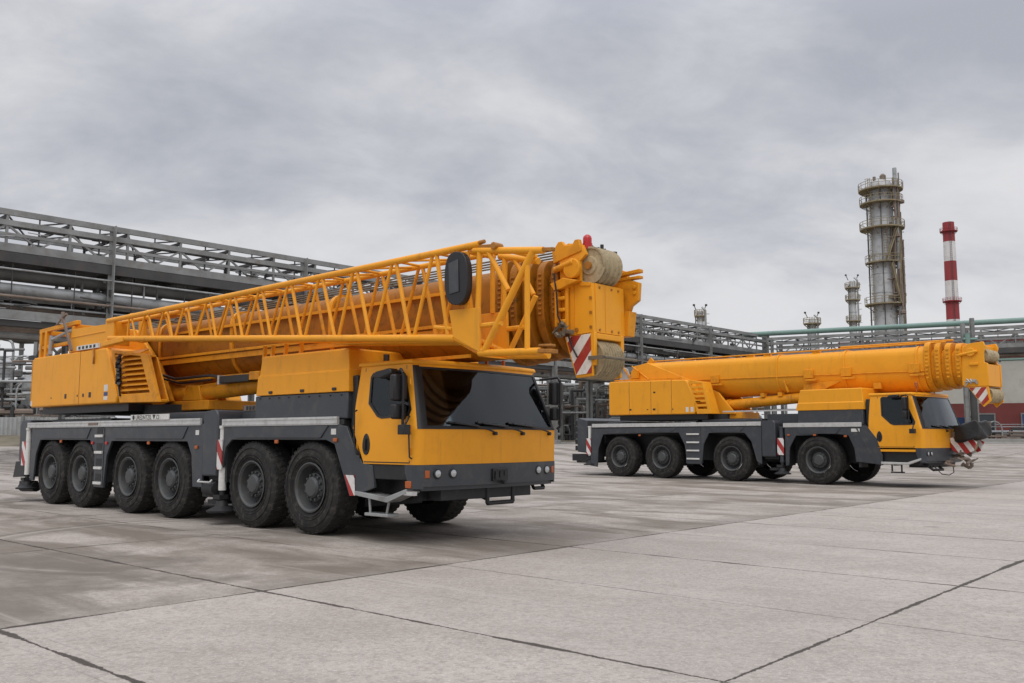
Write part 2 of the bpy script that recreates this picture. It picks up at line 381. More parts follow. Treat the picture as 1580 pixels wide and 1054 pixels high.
    base = mixc(nt, M_(nt, 'MULTIPLY', st, 0.75), base, (0.140, 0.118, 0.095))
    bstrip = M_(nt, 'LESS_THAN', B, -8.12)
    tone = M_(nt, 'MULTIPLY', M_(nt, 'MULTIPLY', bstrip, M_(nt, 'GREATER_THAN', B, -18.5)), M_(nt, 'ADD', 0.05, M_(nt, 'MULTIPLY', ramp(nt, noise(nt, v, 0.55, 6, 0.62, 0.5), [(0.42, 0.0), (0.60, 1.0)]), 0.50)))
    base = mixc(nt, tone, base, (0.155, 0.130, 0.102))
    ed = M_(nt, 'MULTIPLY', M_(nt, 'MULTIPLY', bstrip, ramp(nt, M_(nt, 'ADD', M_(nt, 'ADD', B, 8.12), M_(nt, 'MULTIPLY', noise(nt, v, 1.2, 5, 0.6), 1.6)), [(0.0, 0.0), (0.75, 1.0)])), ramp(nt, noise(nt, v, 0.25, 3), [(0.40, 0.0), (0.55, 1.0)]))
    base = mixc(nt, M_(nt, 'MULTIPLY', ed, 0.5), base, (0.14, 0.125, 0.105))
    # turning tyre scuff, oil drips and a few long scratches along the driving direction
    dx = M_(nt, 'ADD', x, 4.2); dy = M_(nt, 'SUBTRACT', y, 14.3)
    rr = M_(nt, 'SQRT', M_(nt, 'ADD', M_(nt, 'MULTIPLY', dx, dx), M_(nt, 'MULTIPLY', dy, dy)))
    rr = M_(nt, 'ADD', rr, M_(nt, 'MULTIPLY', w, 1.5))
    for r0, wd, colr, am in ((3.85, .10, (0.085, 0.075, 0.065), 0.6), (3.68, .07, (0.44, 0.41, 0.37), 0.5), (3.45, .16, (0.12, 0.105, 0.09), 0.4)):
        ring = M_(nt, 'MULTIPLY', jl(M_(nt, 'ABSOLUTE', M_(nt, 'SUBTRACT', rr, r0)), wd), M_(nt, 'LESS_THAN', x, -4.6))
        base = mixc(nt, M_(nt, 'MULTIPLY', ring, am), base, colr)
    vo = N(nt, 'ShaderNodeTexVoronoi', i_Scale=1.1); L(nt, v, vo.inputs['Vector'])
    vs = N(nt, 'ShaderNodeSeparateColor'); L(nt, vo.outputs['Color'], vs.inputs[0])
    rad = M_(nt, 'MULTIPLY', M_(nt, 'MAXIMUM', M_(nt, 'SUBTRACT', vs.outputs[0], 0.62), 0.0), 0.35)
    drip = M_(nt, 'MULTIPLY', M_(nt, 'LESS_THAN', M_(nt, 'ADD', vo.outputs['Distance'], M_(nt, 'MULTIPLY', w, 1.2)), rad), M_(nt, 'MULTIPLY', vs.outputs[1], 0.55))
    base = mixc(nt, drip, base, (0.085, 0.075, 0.065))
    sc_ = N(nt, 'ShaderNodeCombineXYZ', i_0=M_(nt, 'MULTIPLY', A, 9.0), i_1=M_(nt, 'MULTIPLY', B, 0.22), i_2=1.0)
    scr = ramp(nt, noise(nt, sc_.outputs[0], 1.0, 4, 0.6, 0.2), [(0.66, 0.0), (0.70, 1.0)])
    base = mixc(nt, M_(nt, 'MULTIPLY', scr, 0.35), base, (0.17, 0.15, 0.13))
    scr2 = ramp(nt, noise(nt, sc_.outputs[0], 0.6, 5, 0.6, 0.3), [(0.62, 0.0), (0.72, 1.0)])
    base = mixc(nt, M_(nt, 'MULTIPLY', scr2, 0.30), base, (0.52, 0.48, 0.44))
    # large damp patch on the slab at the left
    e = M_(nt, 'SQRT', M_(nt, 'ADD', M_(nt, 'POWER', M_(nt, 'DIVIDE', M_(nt, 'ADD', x, 6.0), 2.9), 2.0), M_(nt, 'POWER', M_(nt, 'DIVIDE', M_(nt, 'SUBTRACT', y, 10.2), 2.6), 2.0)))
    e = M_(nt, 'ADD', e, M_(nt, 'MULTIPLY', M_(nt, 'SUBTRACT', noise(nt, v, 0.8, 6, 0.62), 0.5), 2.4))
    pt = M_(nt, 'MULTIPLY', M_(nt, 'MULTIPLY', ramp(nt, e, [(0.62, 1.0), (0.92, 0.0)]), M_(nt, 'LESS_THAN', B, -8.12)), 0.75)
    base = mixc(nt, M_(nt, 'MULTIPLY', pt, ramp(nt, noise(nt, v, 1.7, 7, 0.65), [(0.36, 0.45), (0.6, 1.0)])), base, (0.135, 0.116, 0.096))
    base = mixc(nt, M_(nt, 'MULTIPLY', joint, 0.92), base, (0.045, 0.037, 0.031))
    base = mixc(nt, M_(nt, 'MULTIPLY', crack, 0.7), base, (0.09, 0.08, 0.07))
    L(nt, base, b.inputs['Base Color'])
    L(nt, M_(nt, 'SUBTRACT', 0.86, M_(nt, 'MULTIPLY', pt, 0.25)), b.inputs['Roughness'])
    b.inputs['Specular IOR Level'].default_value = 0.3
    bp = N(nt, 'ShaderNodeBump', i_Strength=0.35, i_Distance=0.01)
    h = M_(nt, 'SUBTRACT', M_(nt, 'ADD', M_(nt, 'MULTIPLY', n3, 0.6), M_(nt, 'MULTIPLY', n4, 0.3)), M_(nt, 'MULTIPLY', joint, 1.5))
    L(nt, h, bp.inputs['Height']); L(nt, bp.outputs[0], b.inputs['Normal'])
    return m
DIRT = mat('dirt_and_dry_grass', (0.19, 0.165, 0.125), 0.95, var=0.3, nscale=0.35, dirt=(0.13, 0.12, 0.075), dirt_amt=0.8, spec=0.1)
pave = sheet('pavement', [-220, -120, -80] + lin(-60, 60, 24) + [80, 120, 220], [-30, -10, 0, 10, 20, 30] + lin(35, 66, 20) + [70, 74, 78], ground_z, concrete_ground())
land = sheet('ground', [-2500, -800, -220, 0, 220, 800, 2500], [77, 84, 92, 150, 400, 1200, 3000], lambda x, y: 0.9 if y < 80 else (1.05 if y < 88 else 1.25), DIRT)
kb = MB(); kb.box(-120, 120, 78, 78.3, 0.6, 1.14)
tag(kb.build('kerb', CONC, bevel=0.03), kind='structure')

# ------------------------------------------------------------------ crane pieces
# crane space: x forward (0 at a reference axle), y from the camera-side flank (0) to the far flank (3), z up
def make_wheel(parent, R, rim_r, name='wheel'):
    k = R / 0.745
    t = MB(); W = 0.44 * k
    prof = [(rim_r * 0.98, W - 0.02), (rim_r, 0.02), (rim_r + 0.03 * k, 0.0), (R * 0.72, -0.02 * k), (R * 0.86, -0.01 * k), (R * 0.94, 0.012 * k), (R * 0.978, 0.045 * k), (R * 0.978, W - 0.045 * k), (R * 0.94, W - 0.012 * k), (R * 0.8, W + .01 * k), (rim_r, W)]
    t.lathe(prof, (0, 0, 0), 'y', 56, close=False)
    n = 42
    for i in range(n):
        for side, off in ((0, 0.0), (1, 0.5)):
            a = 2 * pi * (i + off) / n
            y0, y1 = (0.012 * k, W * 0.53) if side == 0 else (W * 0.47, W - 0.012 * k)
            da = pi / n * 0.62; sk = 0.05 * (1 if side == 0 else -1)
            vs = []
            for yy, sh in ((y0, 0.0), (y1, sk * 2)):
                for r in (R * 0.955, R):
                    for s in (-1, 1):
                        rr = r - (0.02 * k if (yy in (y0,) and side == 0 and r == R) or (yy == y1 and side == 1 and r == R) else 0)
                        aa = a + sh + s * da * (1.0 if r < R else 0.86)
                        vs.append((rr * cos(aa), yy, rr * sin(aa)))
            t.add(vs, [(0, 1, 3, 2), (4, 6, 7, 5), (0, 4, 5, 1), (2, 3, 7, 6), (0, 2, 6, 4), (1, 5, 7, 3)])
    for rr in (0.62, 0.68, 0.83):
        t.lathe([(R * rr - .006, -0.016 * k), (R * rr, -0.027 * k), (R * rr + .006, -0.016 * k)], (0, 0, 0), 'y', 48, close=False)
    wh = MB()
    r = rim_r
    wh.lathe([(r, 0.0), (r * 1.0, -0.014), (r * 0.95, -0.018), (r * 0.92, 0.0), (r * 0.88, 0.012), (r * 0.85, 0.06), (r * 0.82, 0.15), (r * 0.80, 0.16)], (0, 0, 0), 'y', 44, close=False); wh.m = 1; wh.lathe([(r * 0.80, 0.16), (r * 0.70, 0.165), (r * 0.54, 0.12), (r * 0.2, 0.12), (0.001, 0.12)], (0, 0, 0), 'y', 44, close=False)  # recessed disc coloured near black: its shade and brake dust in one tone
    wh.m = 2
    for i in range(10):
        a = 2 * pi * i / 10
        c = Vector((r * 0.71 * cos(a), 0.165, r * 0.71 * sin(a)))
        wh.tube(c + Vector((0, -0.012, 0)), c, 0.042 * k, 10)
    wheel = wh.build(name, [RIM, DGREY, BLACK], parent)
    t.build('tyre', TYRE, wheel, angle=30)
    h = MB()
    h.lathe([(r * 0.58, 0.12), (r * 0.57, 0.085), (r * 0.44, 0.075), (r * 0.41, 0.03), (r * 0.37, 0.02), (r * 0.34, 0.005), (r * 0.14, 0.0), (0.001, 0.0)], (0, 0, 0), 'y', 28, close=False)
    for i in range(12):
        a = 2 * pi * (i + .5) / 12
        c = Vector((r * 0.50 * cos(a), 0, r * 0.50 * sin(a)))
        h.tube(c + Vector((0, 0.04, 0)), c + Vector((0, 0.09, 0)), 0.02 * k, 6)
    h.build('hub', RIM, wheel, bevel=0.004)
    return wheel
def place_wheels(parent, xs, R, rim_r, yin, W):
    p = make_wheel(parent, R, rim_r)
    first = True
    for i, x in enumerate(xs):
        for far in (0, 1):
            w = p if first else copy_tree(p, parent); first = False
            w.location = (x, yin if not far else W - yin, R)
            spin = (i * 37 + far * 11) % 40
            w.rotation_euler = (0, radians(spin), pi if far else 0)

def make_cab(parent, x0, xf, zb, zw, zt, zr, W, lean, slant, win, sx, S=1.0, lean_far=None):
    """cab with real window openings; win = outline of the door window, sx = door seams"""
    bulge = 0.13
    def warp(x, y, z):
        t = max(0.0, (z - zw) / (zt - zw)); q = max(0.0, (x - x0) / (xf - x0))
        yy = y + t * (lean * (1 - y / W) - (lean if lean_far is None else lean_far) * y / W)
        xx = x - slant * t * q + bulge * q * q * (1 - ((y - W / 2) / (W / 2)) ** 2)
        xx -= 0.03 * max(0, (zw - z)) * q
        return (xx, yy, z)
    rc = 0.11
    xs = xf - rc
    side = [(x0, zt), (x0 - .03, 2 * zw - zb - .1 if False else zw + .4), (x0 - .03, zw + .02), (x0 + .24, zb + .02), (x0 + .24, zb), (xs, zb), (xs, zw), (xs, zt)]
    c = MB(); c.warp = warp
    for y0, y1 in ((0, 0.05), (W - .05, W)):
        c.prism(side, 'y', y0, y1, [win])
    # rounded front corners (lower part) and front panel below the windscreen
    n = 5
    for sgn in (0, 1):
        arc = [(xs + rc * sin(pi / 2 * i / n), rc - rc * cos(pi / 2 * i / n)) for i in range(n + 1)]
        inn = [(xs + (rc - .04) * sin(pi / 2 * i / n), rc - (rc - .04) * cos(pi / 2 * i / n)) for i in range(n, -1, -1)]
        poly = arc + inn
        if sgn: poly = [(p, W - q) for p, q in poly]
        c.prism(poly, 'z', zb, zw); c.prism(poly, 'z', zt - .02, zt)
    c.gbox(xf - .05, xf, rc, W - rc, zb, zw, 1, 16, 2)
    c.gbox(xf - .05, xf, rc, W - rc, zt - .04, zt, 1, 16, 1)
    # back wall and floor
    c.box(x0, x0 + .04, .05, W - .05, zw, zt); c.box(x0 + .24, xs, .05, W - .05, zb, zb + .05)
    c.box(x0, x0 + .04, .05, W - .05, zb + .0, zw)
    cab = c.build('cab', YEL, parent, bevel=0.012)
    ln = MB(); ln.warp = warp
    iside = [(x0 + .06, zt - .03), (x0 + .06, zw + .02), (x0 + .26, zb + .06), (xs - .01, zb + .06), (xs - .01, zt - .03)]
    for y0, y1 in ((.053, .075), (W - .075, W - .053)): ln.prism(iside, 'y', y0, y1, [[(sum(p[0] for p in win) / len(win) + (p[0] - sum(p[0] for p in win) / len(win)) * .98, sum(p[1] for p in win) / len(win) + (p[1] - sum(p[1] for p in win) / len(win)) * .98) for p in win]])
    ln.box(x0 + .043, x0 + .06, .075, W - .075, zw - .3, zt - .03); ln.box(x0 + .06, xf - .12, .08, W - .08, zt - .045, zt - .02)
    ln.box(x0 + .28, xs - .05, .08, W - .08, zb + .055, zb + .08); ln.gbox(xf - .085, xf - .055, rc, W - rc, zb + .05, zw - .02, 1, 12, 1)
    ln.build('cab_lining', INT, cab)
    # roof with overhanging lip
    r = MB(); r.warp = warp
    r.gbox(x0 - .06, xf + .03, -.035, W + .035, zt, zr - .015, 2, 14, 1)
    r.build('cab_roof', YEL, cab, bevel=0.03, seg=3)
    # black corner pillars
    for sgn in (0, 1):
        p = MB(); p.warp = warp
        for h0, h1, off, mi in ((0.0, .42, .0, 0), (.42, 1.0, .005, 1)):
            tt = [pi / 2 * (h0 + (h1 - h0) * i / 4) for i in range(5)]
            poly = [(xs + (rc + off) * sin(t), rc - (rc + off) * cos(t)) for t in tt] + [(xs + (rc - .05) * sin(t), rc - (rc - .05) * cos(t)) for t in reversed(tt)]
            if sgn: poly = [(a, W - b) for a, b in poly]
            p.m = mi
            p.prism(poly, 'z', zw, zt - .02)
        p.build('corner_pillar', [YEL, BLACK], cab)
    # windscreen surround and pane
    ya, yb = rc, W - rc
    f = MB(); f.warp = warp
    f.gbox(xf - .03, xf + .006, ya, ya + .045, zw, zt - .04, 1, 2, 6); f.gbox(xf - .03, xf + .006, yb - .045, yb, zw, zt - .04, 1, 2, 6)
    f.gbox(xf - .03, xf + .006, ya + .045, yb - .045, zw, zw + .05, 1, 16, 1); f.gbox(xf - .03, xf + .006, ya + .045, yb - .045, zt - .07, zt - .04, 1, 16, 1)
    f.build('windscreen_seal', BLACK, cab)
    g = MB(); g.warp = warp
    g.gbox(xf - .012, xf - .004, ya + .045, yb - .045, zw + .05, zt - .07, 1, 18, 6)
    ws = g.build('windscreen', GLASS, cab, angle=60)
    for i, (u0, u1) in enumerate(((0.20, 0.47), (0.38, 0.68), (0.60, 0.92))):
        w = MB(); w.warp = warp
        P = lambda u, z, d: Vector((xf + d, W * u, z))
        w.path([P(u1 - .01, zw - .06, .02), P(u1 - .03, zw - .03, .05), P((u0 + u1) / 2, zw + .05, .05), P(u0, zw + .09, .04)], 0.012, 6)
        w.bar(P(u0 - .03, zw + .105, .02), P((u0 + u1) / 2 + .02, zw + .055, .02), .02, .025)
        w.tube(P(u1 - .01, zw - .06, -.01), P(u1 - .01, zw - .06, .05), .03, 8)
        w.build('wiper', BLACK, cab)
    # side windows and seals
    cx = sum(p[0] for p in win) / len(win); cz = sum(p[1] for p in win) / len(win)
    grow = lambda k: [(cx + (p[0] - cx) * k, cz + (p[1] - cz) * k) for p in win]
    for s0 in (0, 1):
        d = MB(); d.warp = warp
        y0, y1 = (-.008, .03) if s0 == 0 else (W - .03, W + .008)
        d.prism(grow(1.04), 'y', y0, y1, [grow(0.94)])
        sl = d.build('window_seal', BLACK, cab)
        d = MB(); d.warp = warp
        d.prism(grow(0.945), 'y', *((.008, .016) if s0 == 0 else (W - .016, W - .008)))
        d.build('side_window', GLASS2, sl)
    # door seams, handle
    d = MB(); d.warp = warp
    for xx in sx:
        d.box(xx - .008, xx + .008, -.003, .02, zb + .03, zt - .02)
    d.box(x0 + .25, sx[-1], -.003, .02, zb + .02, zb + .035)
    d.build('door_seam', BLACK, cab)
    d = MB(); d.warp = warp
    hx, hz = x0 + .30 * S, zw - .22 * S
    oval = [(hx + .085 * S * cos(a) * (1 - .15 * sin(a)), hz + .16 * S * sin(a)) for a in [2 * pi * i / 18 for i in range(18)]]
    d.prism(oval, 'y', -.012, .02); d.bar((hx, -.03, hz - .10 * S), (hx, -.03, hz + .08 * S), .02, .03)
    d.build('door_handle', BLACK, cab, bevel=0.01)
    # interior
    it = MB()
    for yy in (.55, W - 1.15):
        it.box(x0 + .35, x0 + .85, yy, yy + .55, zb + .35, zb + .50); it.box(x0 + .24, x0 + .38, yy + .03, yy + .52, zb + .50, zb + 1.10); it.box(x0 + .25, x0 + .35, yy + .15, yy + .40, zb + 1.12, zb + 1.32)
        it.box(x0 + .45, x0 + .75, yy + .15, yy + .40, zb + .05, zb + .35)
    it.build('seat', INT, cab, bevel=.04)
    it = MB(); it.warp = warp; it.gbox(xf - .42, xf - .06, .1, W - .1, zb + .3, zw + .02, 1, 12, 1); it.gbox(xf - .55, xf - .42, W - 1.4, W - .4, zb + .5, zw + .08, 1, 4, 1)
    it.build('dashboard', INT, cab, bevel=.03)
    it = MB()
    ctr = Vector((xf - .62, W - .88, zw + .12)); ax = Vector((-.55, 0, .83)).normalized(); u = Vector((0, 1, 0)); v2 = ax.cross(u)
    pts = [ctr + (u * cos(a) + v2 * sin(a)) * .24 for a in [2 * pi * i / 20 for i in range(21)]]
    it.path(pts, .018, 6); it.tube(ctr - ax * .3, ctr, .03, 8)
    for a in (0.2, pi - .2, -pi / 2): it.tube(ctr, ctr + (u * cos(a) + v2 * sin(a)) * .24, .015, 6)
    it.build('steering_wheel', BLACK, cab)
    # cab grey bumper
    return cab, warp

def lamp(parent, name, m, c, r, axis='x', d=.03, ring=True):
    b = MB()
    if ring: b.lathe([(r * 1.25, 0), (r * 1.25, d * .6), (r, d)], c, axis, 16); 
    o = b.build(name, DGREY, parent) if ring else None
    b = MB(); b.lathe([(r, d * .5), (r * .9, d * 1.15), (r * .5, d * 1.5), (0.001, d * 1.6)], c, axis, 16, close=False)
    p = b.build('lens' if ring else name, m, o if ring else parent)
    return o or p

def boom_section(w, zb, zt, yc, x0, x1, n=10, slope=0.0):
    """U-shaped boom tube: rounded top shoulders, half-oval bottom, closed ends"""
    hw = w / 2; h = zt - zb; pr = []
    rs = hw * .42
    zl = zb + h * .52
    for i in range(n + 1):
        a = pi * i / n; pr.append((yc + hw * cos(a) , zl - (zl - zb) * sin(a) ** .9 if sin(a) > 0 else zl))
    for i in range(5):
        a = pi / 2 * i / 4; pr.append((yc - hw + rs - rs * cos(a), zt - rs + rs * sin(a)))
    for i in range(5):
        a = pi / 2 * (1 - i / 4); pr.append((yc + hw - rs + rs * cos(a), zt - rs + rs * sin(a)))
    k = len(pr)
    vs = [(x0, p[0], p[1]) for p in pr] + [(x1, p[0], p[1] + slope * (x1 - x0)) for p in pr]
    return vs, [(i, (i + 1) % k, k + (i + 1) % k, k + i) for i in range(k)] + [tuple(range(k)), tuple(range(k, 2 * k))]

def sheaves(parent, name, c, r, y0, y1, n):
    b = MB(); step = (y1 - y0) / n; prof = []
    for i in range(n):
        a = y0 + i * step
        prof += [(r, a + step * .04), (r, a + step * .16), (r * .84, a + step * .40), (r * .84, a + step * .60), (r, a + step * .84), (r, a + step * .96), (r * .82, a + step * .97), (r * .82, a + step * 1.02)]
    prof = [(.001, y0), (r * .45, y0), (r * .5, y0 + .02), (r * .85, y0 + .02), (r * .9, y0)] + prof + [(.001, y1)]
    b.lathe([(p, h - c[1]) for p, h in prof], c, 'y', 36, close=False)
    o = b.build(name, SHEAVE, parent, angle=25)
    b = MB(); b.lathe([(r * .2, y0 - .03 - c[1]), (r * .2, y1 + .03 - c[1])], c, 'y', 16); b.build('axle_pin', YDARK, o)
    return o

def mirror_pair(parent, base, side, S=1.0):
    """rear-view mirror set on a tubular arm; side -1 = camera flank"""
    x, y, z = base; d = .18 * side * S
    a = MB()
    a.path([(x - .30 * S, y, z), (x - .05 * S, y + d, z + .04 * S), (x, y + d, z - .02 * S), (x, y + d, z - .78 * S), (x - .05, y + d * .8, z - .82 * S)], .022 * S, 7)
    arm = a.build('mirror_arm', BLACK, parent)
    b = MB(); b.box(x - .16 * S, x - .03 * S, y + d - .13 * S, y + d + .13 * S, z - .42 * S, z - .03 * S); b.build('mirror', BLACK, arm, bevel=.035)
    b = MB(); b.box(x - .15 * S, x - .03 * S, y + d - .12 * S, y + d + .12 * S, z - .68 * S, z - .46 * S); b.build('wide_angle_mirror', BLACK, arm, bevel=.03)
    return arm

def outrigger(parent, x, z_top, z_bot, y, S=1.0, white=True):
    """vertical support jack with foot"""
    b = MB(); b.tube((x, y, z_bot + .38 * S), (x, y, z_top), .07 * S, 14); b.tube((x, y, z_top), (x, y, z_top + .05), .085 * S, 14)
    j = b.build('outrigger_jack', WHITE if white else GREY, parent)
    b = MB(); b.tube((x, y, z_bot + .2 * S), (x, y, z_bot + .4 * S), .05 * S, 12); b.box(x - .16 * S, x + .06 * S, y - .09, y + .09, z_bot + .22 * S, z_bot + .30 * S)
    b.lathe([(.26 * S, 0), (.27 * S, .03), (.12 * S, .10 * S), (.09 * S, .2 * S)], (x, y, z_bot), 'z', 18)
    b.box(x - .45 * S, x - .1 * S, y - .02, y + .3, z_bot + .12 * S, z_bot + .2 * S)
    b.build('outrigger_foot', DGREY, j)
    return j

def chamfer_cover(parent, x0, x1, z0, z1, zmid, y0, y1, taper):
    """yellow engine hood with a chamfered top"""
    b = MB(); d = .16
    rings = [(x0, x1, y0, y1, z0), (x0 + taper * .4, x1 - .02, y0, y1, zmid), (x0 + taper * .4 + .015, x1 - .03, y0 + .022, y1 - .022, zmid + .012), (x0 + taper, x1 - .06, y0 + .03, y1 - .03, z1 - .02), (x0 + taper + .02, x1 - .09, y0 + .05, y1 - .05, z1)]
    vs = []
    for a, c, e, f, z in rings: vs += [(a, e, z), (c, e, z), (c, f, z), (a, f, z)]
    fs = [(4 * i + j, 4 * i + (j + 1) % 4, 4 * i + 4 + (j + 1) % 4, 4 * i + 4 + j) for i in range(len(rings) - 1) for j in range(4)] + [(0, 1, 2, 3), tuple(4 * len(rings) - 4 + j for j in range(4))]
    b.add(vs, fs)
    return b.build('engine_cover', YEL, parent, bevel=.015)
def bumper(parent, x0, xf, z0, z1, W, warp, lights, zl, sk=.0):
    b = MB(); b.warp = warp
    rc = .11; xs = xf - rc + .004; n = 5
    b.gbox(xf - .10, xf + .012, rc, W - rc, z0 + .06, z1, 1, 16, 1)
    b.gbox(xf - .30, xf - .03, rc, W - rc, z0, z0 + .06, 1, 16, 1)
    for sgn in (0, 1):
        arc = [(xs + (rc + .008) * sin(pi / 2 * i / n), rc - (rc + .008) * cos(pi / 2 * i / n)) for i in range(n + 1)]
        poly = arc + [(xs - .0, rc)]
        if sgn: poly = [(p, W - q) for p, q in poly]
        b.prism(poly, 'z', z0 + .03, z1)
        ys = (-.008, .06) if not sgn else (W - .06, W + .008)
        b.prism([(x0, z1), (x0 + .02, z0 + .25), (x0 + .12, z0 + .03), (xs, z0 + .03), (xs, z1)], 'y', *ys)
    o = b.build('bumper', GREY, parent, bevel=.012)
    for y in lights:
        p = warp(xf + .010, y, zl); h = lamp(o, 'headlight', LAMP, p, .058, 'x', .022)
    return o
def rect_loop(x0, x1, z0, z1): return [(x0, z0), (x1, z0), (x1, z1), (x0, z1)]

# ================================================================== CRANE A (near, with lattice jib)
A_ORG = (-10.78, 21.40, 0.0); A_RZ = radians(-41.73); W = 3.0
A = thing('mobile_crane', 'large yellow six-axle mobile crane with a lattice jib folded along its boom, nearest the camera', 'crane', A_ORG, A_RZ, 'yellow mobile cranes')
place_wheels(A, [0, 1.62, 3.88, 5.58, 8.42, 10.10], 0.745, 0.40, 0.03, W)
# chassis
b = MB(); b.box(-1.2, 12.2, .75, 2.25, .62, 1.50); b.box(-1.3, 11.0, .50, 2.50, 1.50, 1.72)
for x in (0, 1.62, 3.88, 5.58, 8.42, 10.10):
    b.tube((x, .3, .745), (x, 2.7, .745), .13, 10); b.box(x - .2, x + .2, 1.2, 1.8, .45, .72)
    for y in (.55, 2.45): b.tube((x - .25, y, .62), (x - .22, y, 1.5), .07, 8)
b.box(6.9, 7.4, .1, 2.9, .75, 1.25)
b.box(-1.45, -.95, .1, 2.9, .72, 1.2)
b.box(12.0, 12.62, .5, 2.5, .62, .82); b.box(9.7, 10.6, .75, 2.0, .42, .66); b.box(7.3, 9.6, .8, 2.2, .42, .66); b.box(2.0, 5.2, .8, 2.2, .42, .66)
ch = b.build('chassis', DGREY, A, bevel=.01)
# flank panels with wheel arches (both flanks)
rear = [(-1.12, 1.76), (-1.12, .52), (-.92, .52), (-.82, 1.16), (-.60, 1.485), (2.10, 1.485), (2.34, 1.2), (2.36, .48), (2.82, .48), (2.92, 1.16), (3.13, 1.465), (6.26, 1.465), (6.42, 1.22), (6.50, .63), (6.83, .63), (6.83, 1.79)]
front = [(7.52, 1.75), (7.52, 1.0), (7.60, 1.36), (7.80, 1.50), (10.54, 1.50), (10.74, 1.44), (11.13, .66), (11.28, .67), (11.72, .80), (11.66, 1.13), (11.42, 1.16), (11.22, 1.40), (11.04, 1.71), (10.8, 1.75)]
for nm, poly in (('side_panel', rear), ('side_panel', front)):
    b = MB()
    b.prism(poly, 'y', 0.0, .05); b.prism(poly, 'y', W - .05, W)
    # raised stiffener band above the arches
    if poly is rear:
        for a, c in ((-.45, 1.95), (3.3, 6.1)): b.prism([(a, 1.51), (c, 1.51), (c + .18, 1.74), (a - .1, 1.74)], 'y', -.018, .0)
    else: b.prism([(7.95, 1.53), (10.4, 1.53), (10.6, 1.73), (7.8, 1.73)], 'y', -.018, .0)
    b.build(nm, GREY, A, bevel=.008)
b = MB()
for y0, y1 in ((.05, .5), (2.5, 2.95)):
    b.box(-1.1, 6.8, y0, y1, 1.60, 1.74); b.box(7.55, 10.95, y0, y1, 1.58, 1.74)
    for xx in (-.98, 2.45, 2.78, 6.6): b.box(xx - .03, xx + .03, y0 + .02, y1, .6, 1.6)
    for xx in (7.56, 11.1): b.box(xx - .03, xx + .03, y0, y1, .75, 1.55)
b.build('mudguard', DGREY, A)
for x0, x1, z in ((-1.36, 6.74, 1.83), (7.50, 10.83, 1.80)):
    b = MB()
    for y0, y1 in ((-.025, .02), (W - .02, W + .025)): b.box(x0, x1, y0, y1, z - .065, z + .065)
    for y0 in (-.034, W + .025):
        b.box(x0 + .01, x1 - .01, y0, y0 + .009, z + .028, z + .045); b.box(x0 + .01, x1 - .01, y0, y0 + .009, z - .045, z - .03)
    b.build('edge_rail', ALU, A)
b = MB(); b.box(-1.3, 6.75, .02, 2.98, 1.74, 1.83); b.box(7.5, 10.95, .02, 2.98, 1.74, 1.82); b.build('deck', DGREY, A)
b = MB(); b.box(4.2, 7.1, .25, 2.75, 1.83, 2.03); b.box(-1.0, 2.2, .4, 2.6, 1.83, 1.97); b.build('deck_box', GREY, A, bevel=.02)
# access ladder
b = MB(); b.box(2.395, 2.79, -.012, -.0, .50, 1.74); o = b.build('ladder', GREY, A)
for z in (1.57, 1.22, .89, .57):
    b = MB(); b.box(2.42, 2.77, -.05, -.013, z - .028, z + .028); b.build('step', WHITE, o, bevel=.006)
    b = MB(); b.box(2.46, 2.73, -.016, -.012, z + .05, z + .20); b.build('step_recess', DGREY, o)
# marker lamps
for x, z, m in ((.62, 1.45, ORANGE), (4.78, 1.43, ORANGE), (9.2, 1.47, ORANGE), (10.78, 1.50, ORANGE), (2.25, 1.42, RED), (2.92, 1.42, RED), (6.62, 1.36, ORANGE)):
    b = MB(); b.box(x - .045, x + .045, -.03, .0, z - .03, z + .03); b.build('marker_lamp', m, A, bevel=.008)
for x, z in ((6.62, 1.63), (10.72, 1.63)):
    b = MB(); b.box(x - .06, x + .06, -.006, .0, z - .045, z + .045); b.build('white_sticker', WHITE, A)
# outrigger housings, jacks and their striped plates
b = MB(); b.prism([(6.86, .84), (7.36, .84), (7.36, 1.95), (7.30, 2.04), (6.92, 2.02), (6.86, 1.94)], 'y', -.03, 3.03); b.build('outrigger_housing', GREY, A, bevel=.03)
b = MB(); b.prism([(-2.0, .98), (-1.40, .65), (-1.40, 1.97), (-1.9, 1.97), (-2.0, 1.85)], 'y', .05, 2.95); b.build('outrigger_housing', GREY, A, bevel=.03)
b = MB(); b.box(-2.22, -2.0, .35, 2.65, 1.0, 1.92); b.box(-2.06, -1.5, .4, 2.6, 1.9, 1.93); b.build('tail_grille', BLACK, A, bevel=.02)
for yy in (.0, W):
    outrigger(A, 7.44, 1.70, .22, yy + (.06 if yy == 0 else -.06)); outrigger(A, -1.36, 1.72, .30, yy + (.03 if yy == 0 else -.03), .9)
    s = -1 if yy == 0 else 1
    b = MB(); b.box(7.37, 7.53, yy - .03 if s < 0 else yy + .01, yy - .01 if s < 0 else yy + .03, .97, 1.50); b.build('striped_plate', STRIPE, A)
    b = MB(); b.box(-1.62, -1.37, yy - .03 if s < 0 else yy + .01, yy - .01 if s < 0 else yy + .03, .86, 1.44); b.build('striped_plate', STRIPE, A)
    b = MB(); b.prism([(11.02, .97), (11.26, .97), (11.28, .67), (11.16, .66)], 'y', yy - .012 if s < 0 else yy + .004, yy - .004 if s < 0 else yy + .012); b.build('striped_plate', STRIPE, A)
b = MB(); b.box(-2.2, -1.5, .1, .55, .58, .95); b.box(-2.15, -1.6, 1.0, 2.6, .55, .8); b.prism([(-2.25, .55), (-1.5, .6), (-1.5, .95), (-2.1, .95)], 'y', .02, .08); b.build('mud_flap', BLACK, A, bevel=.02)
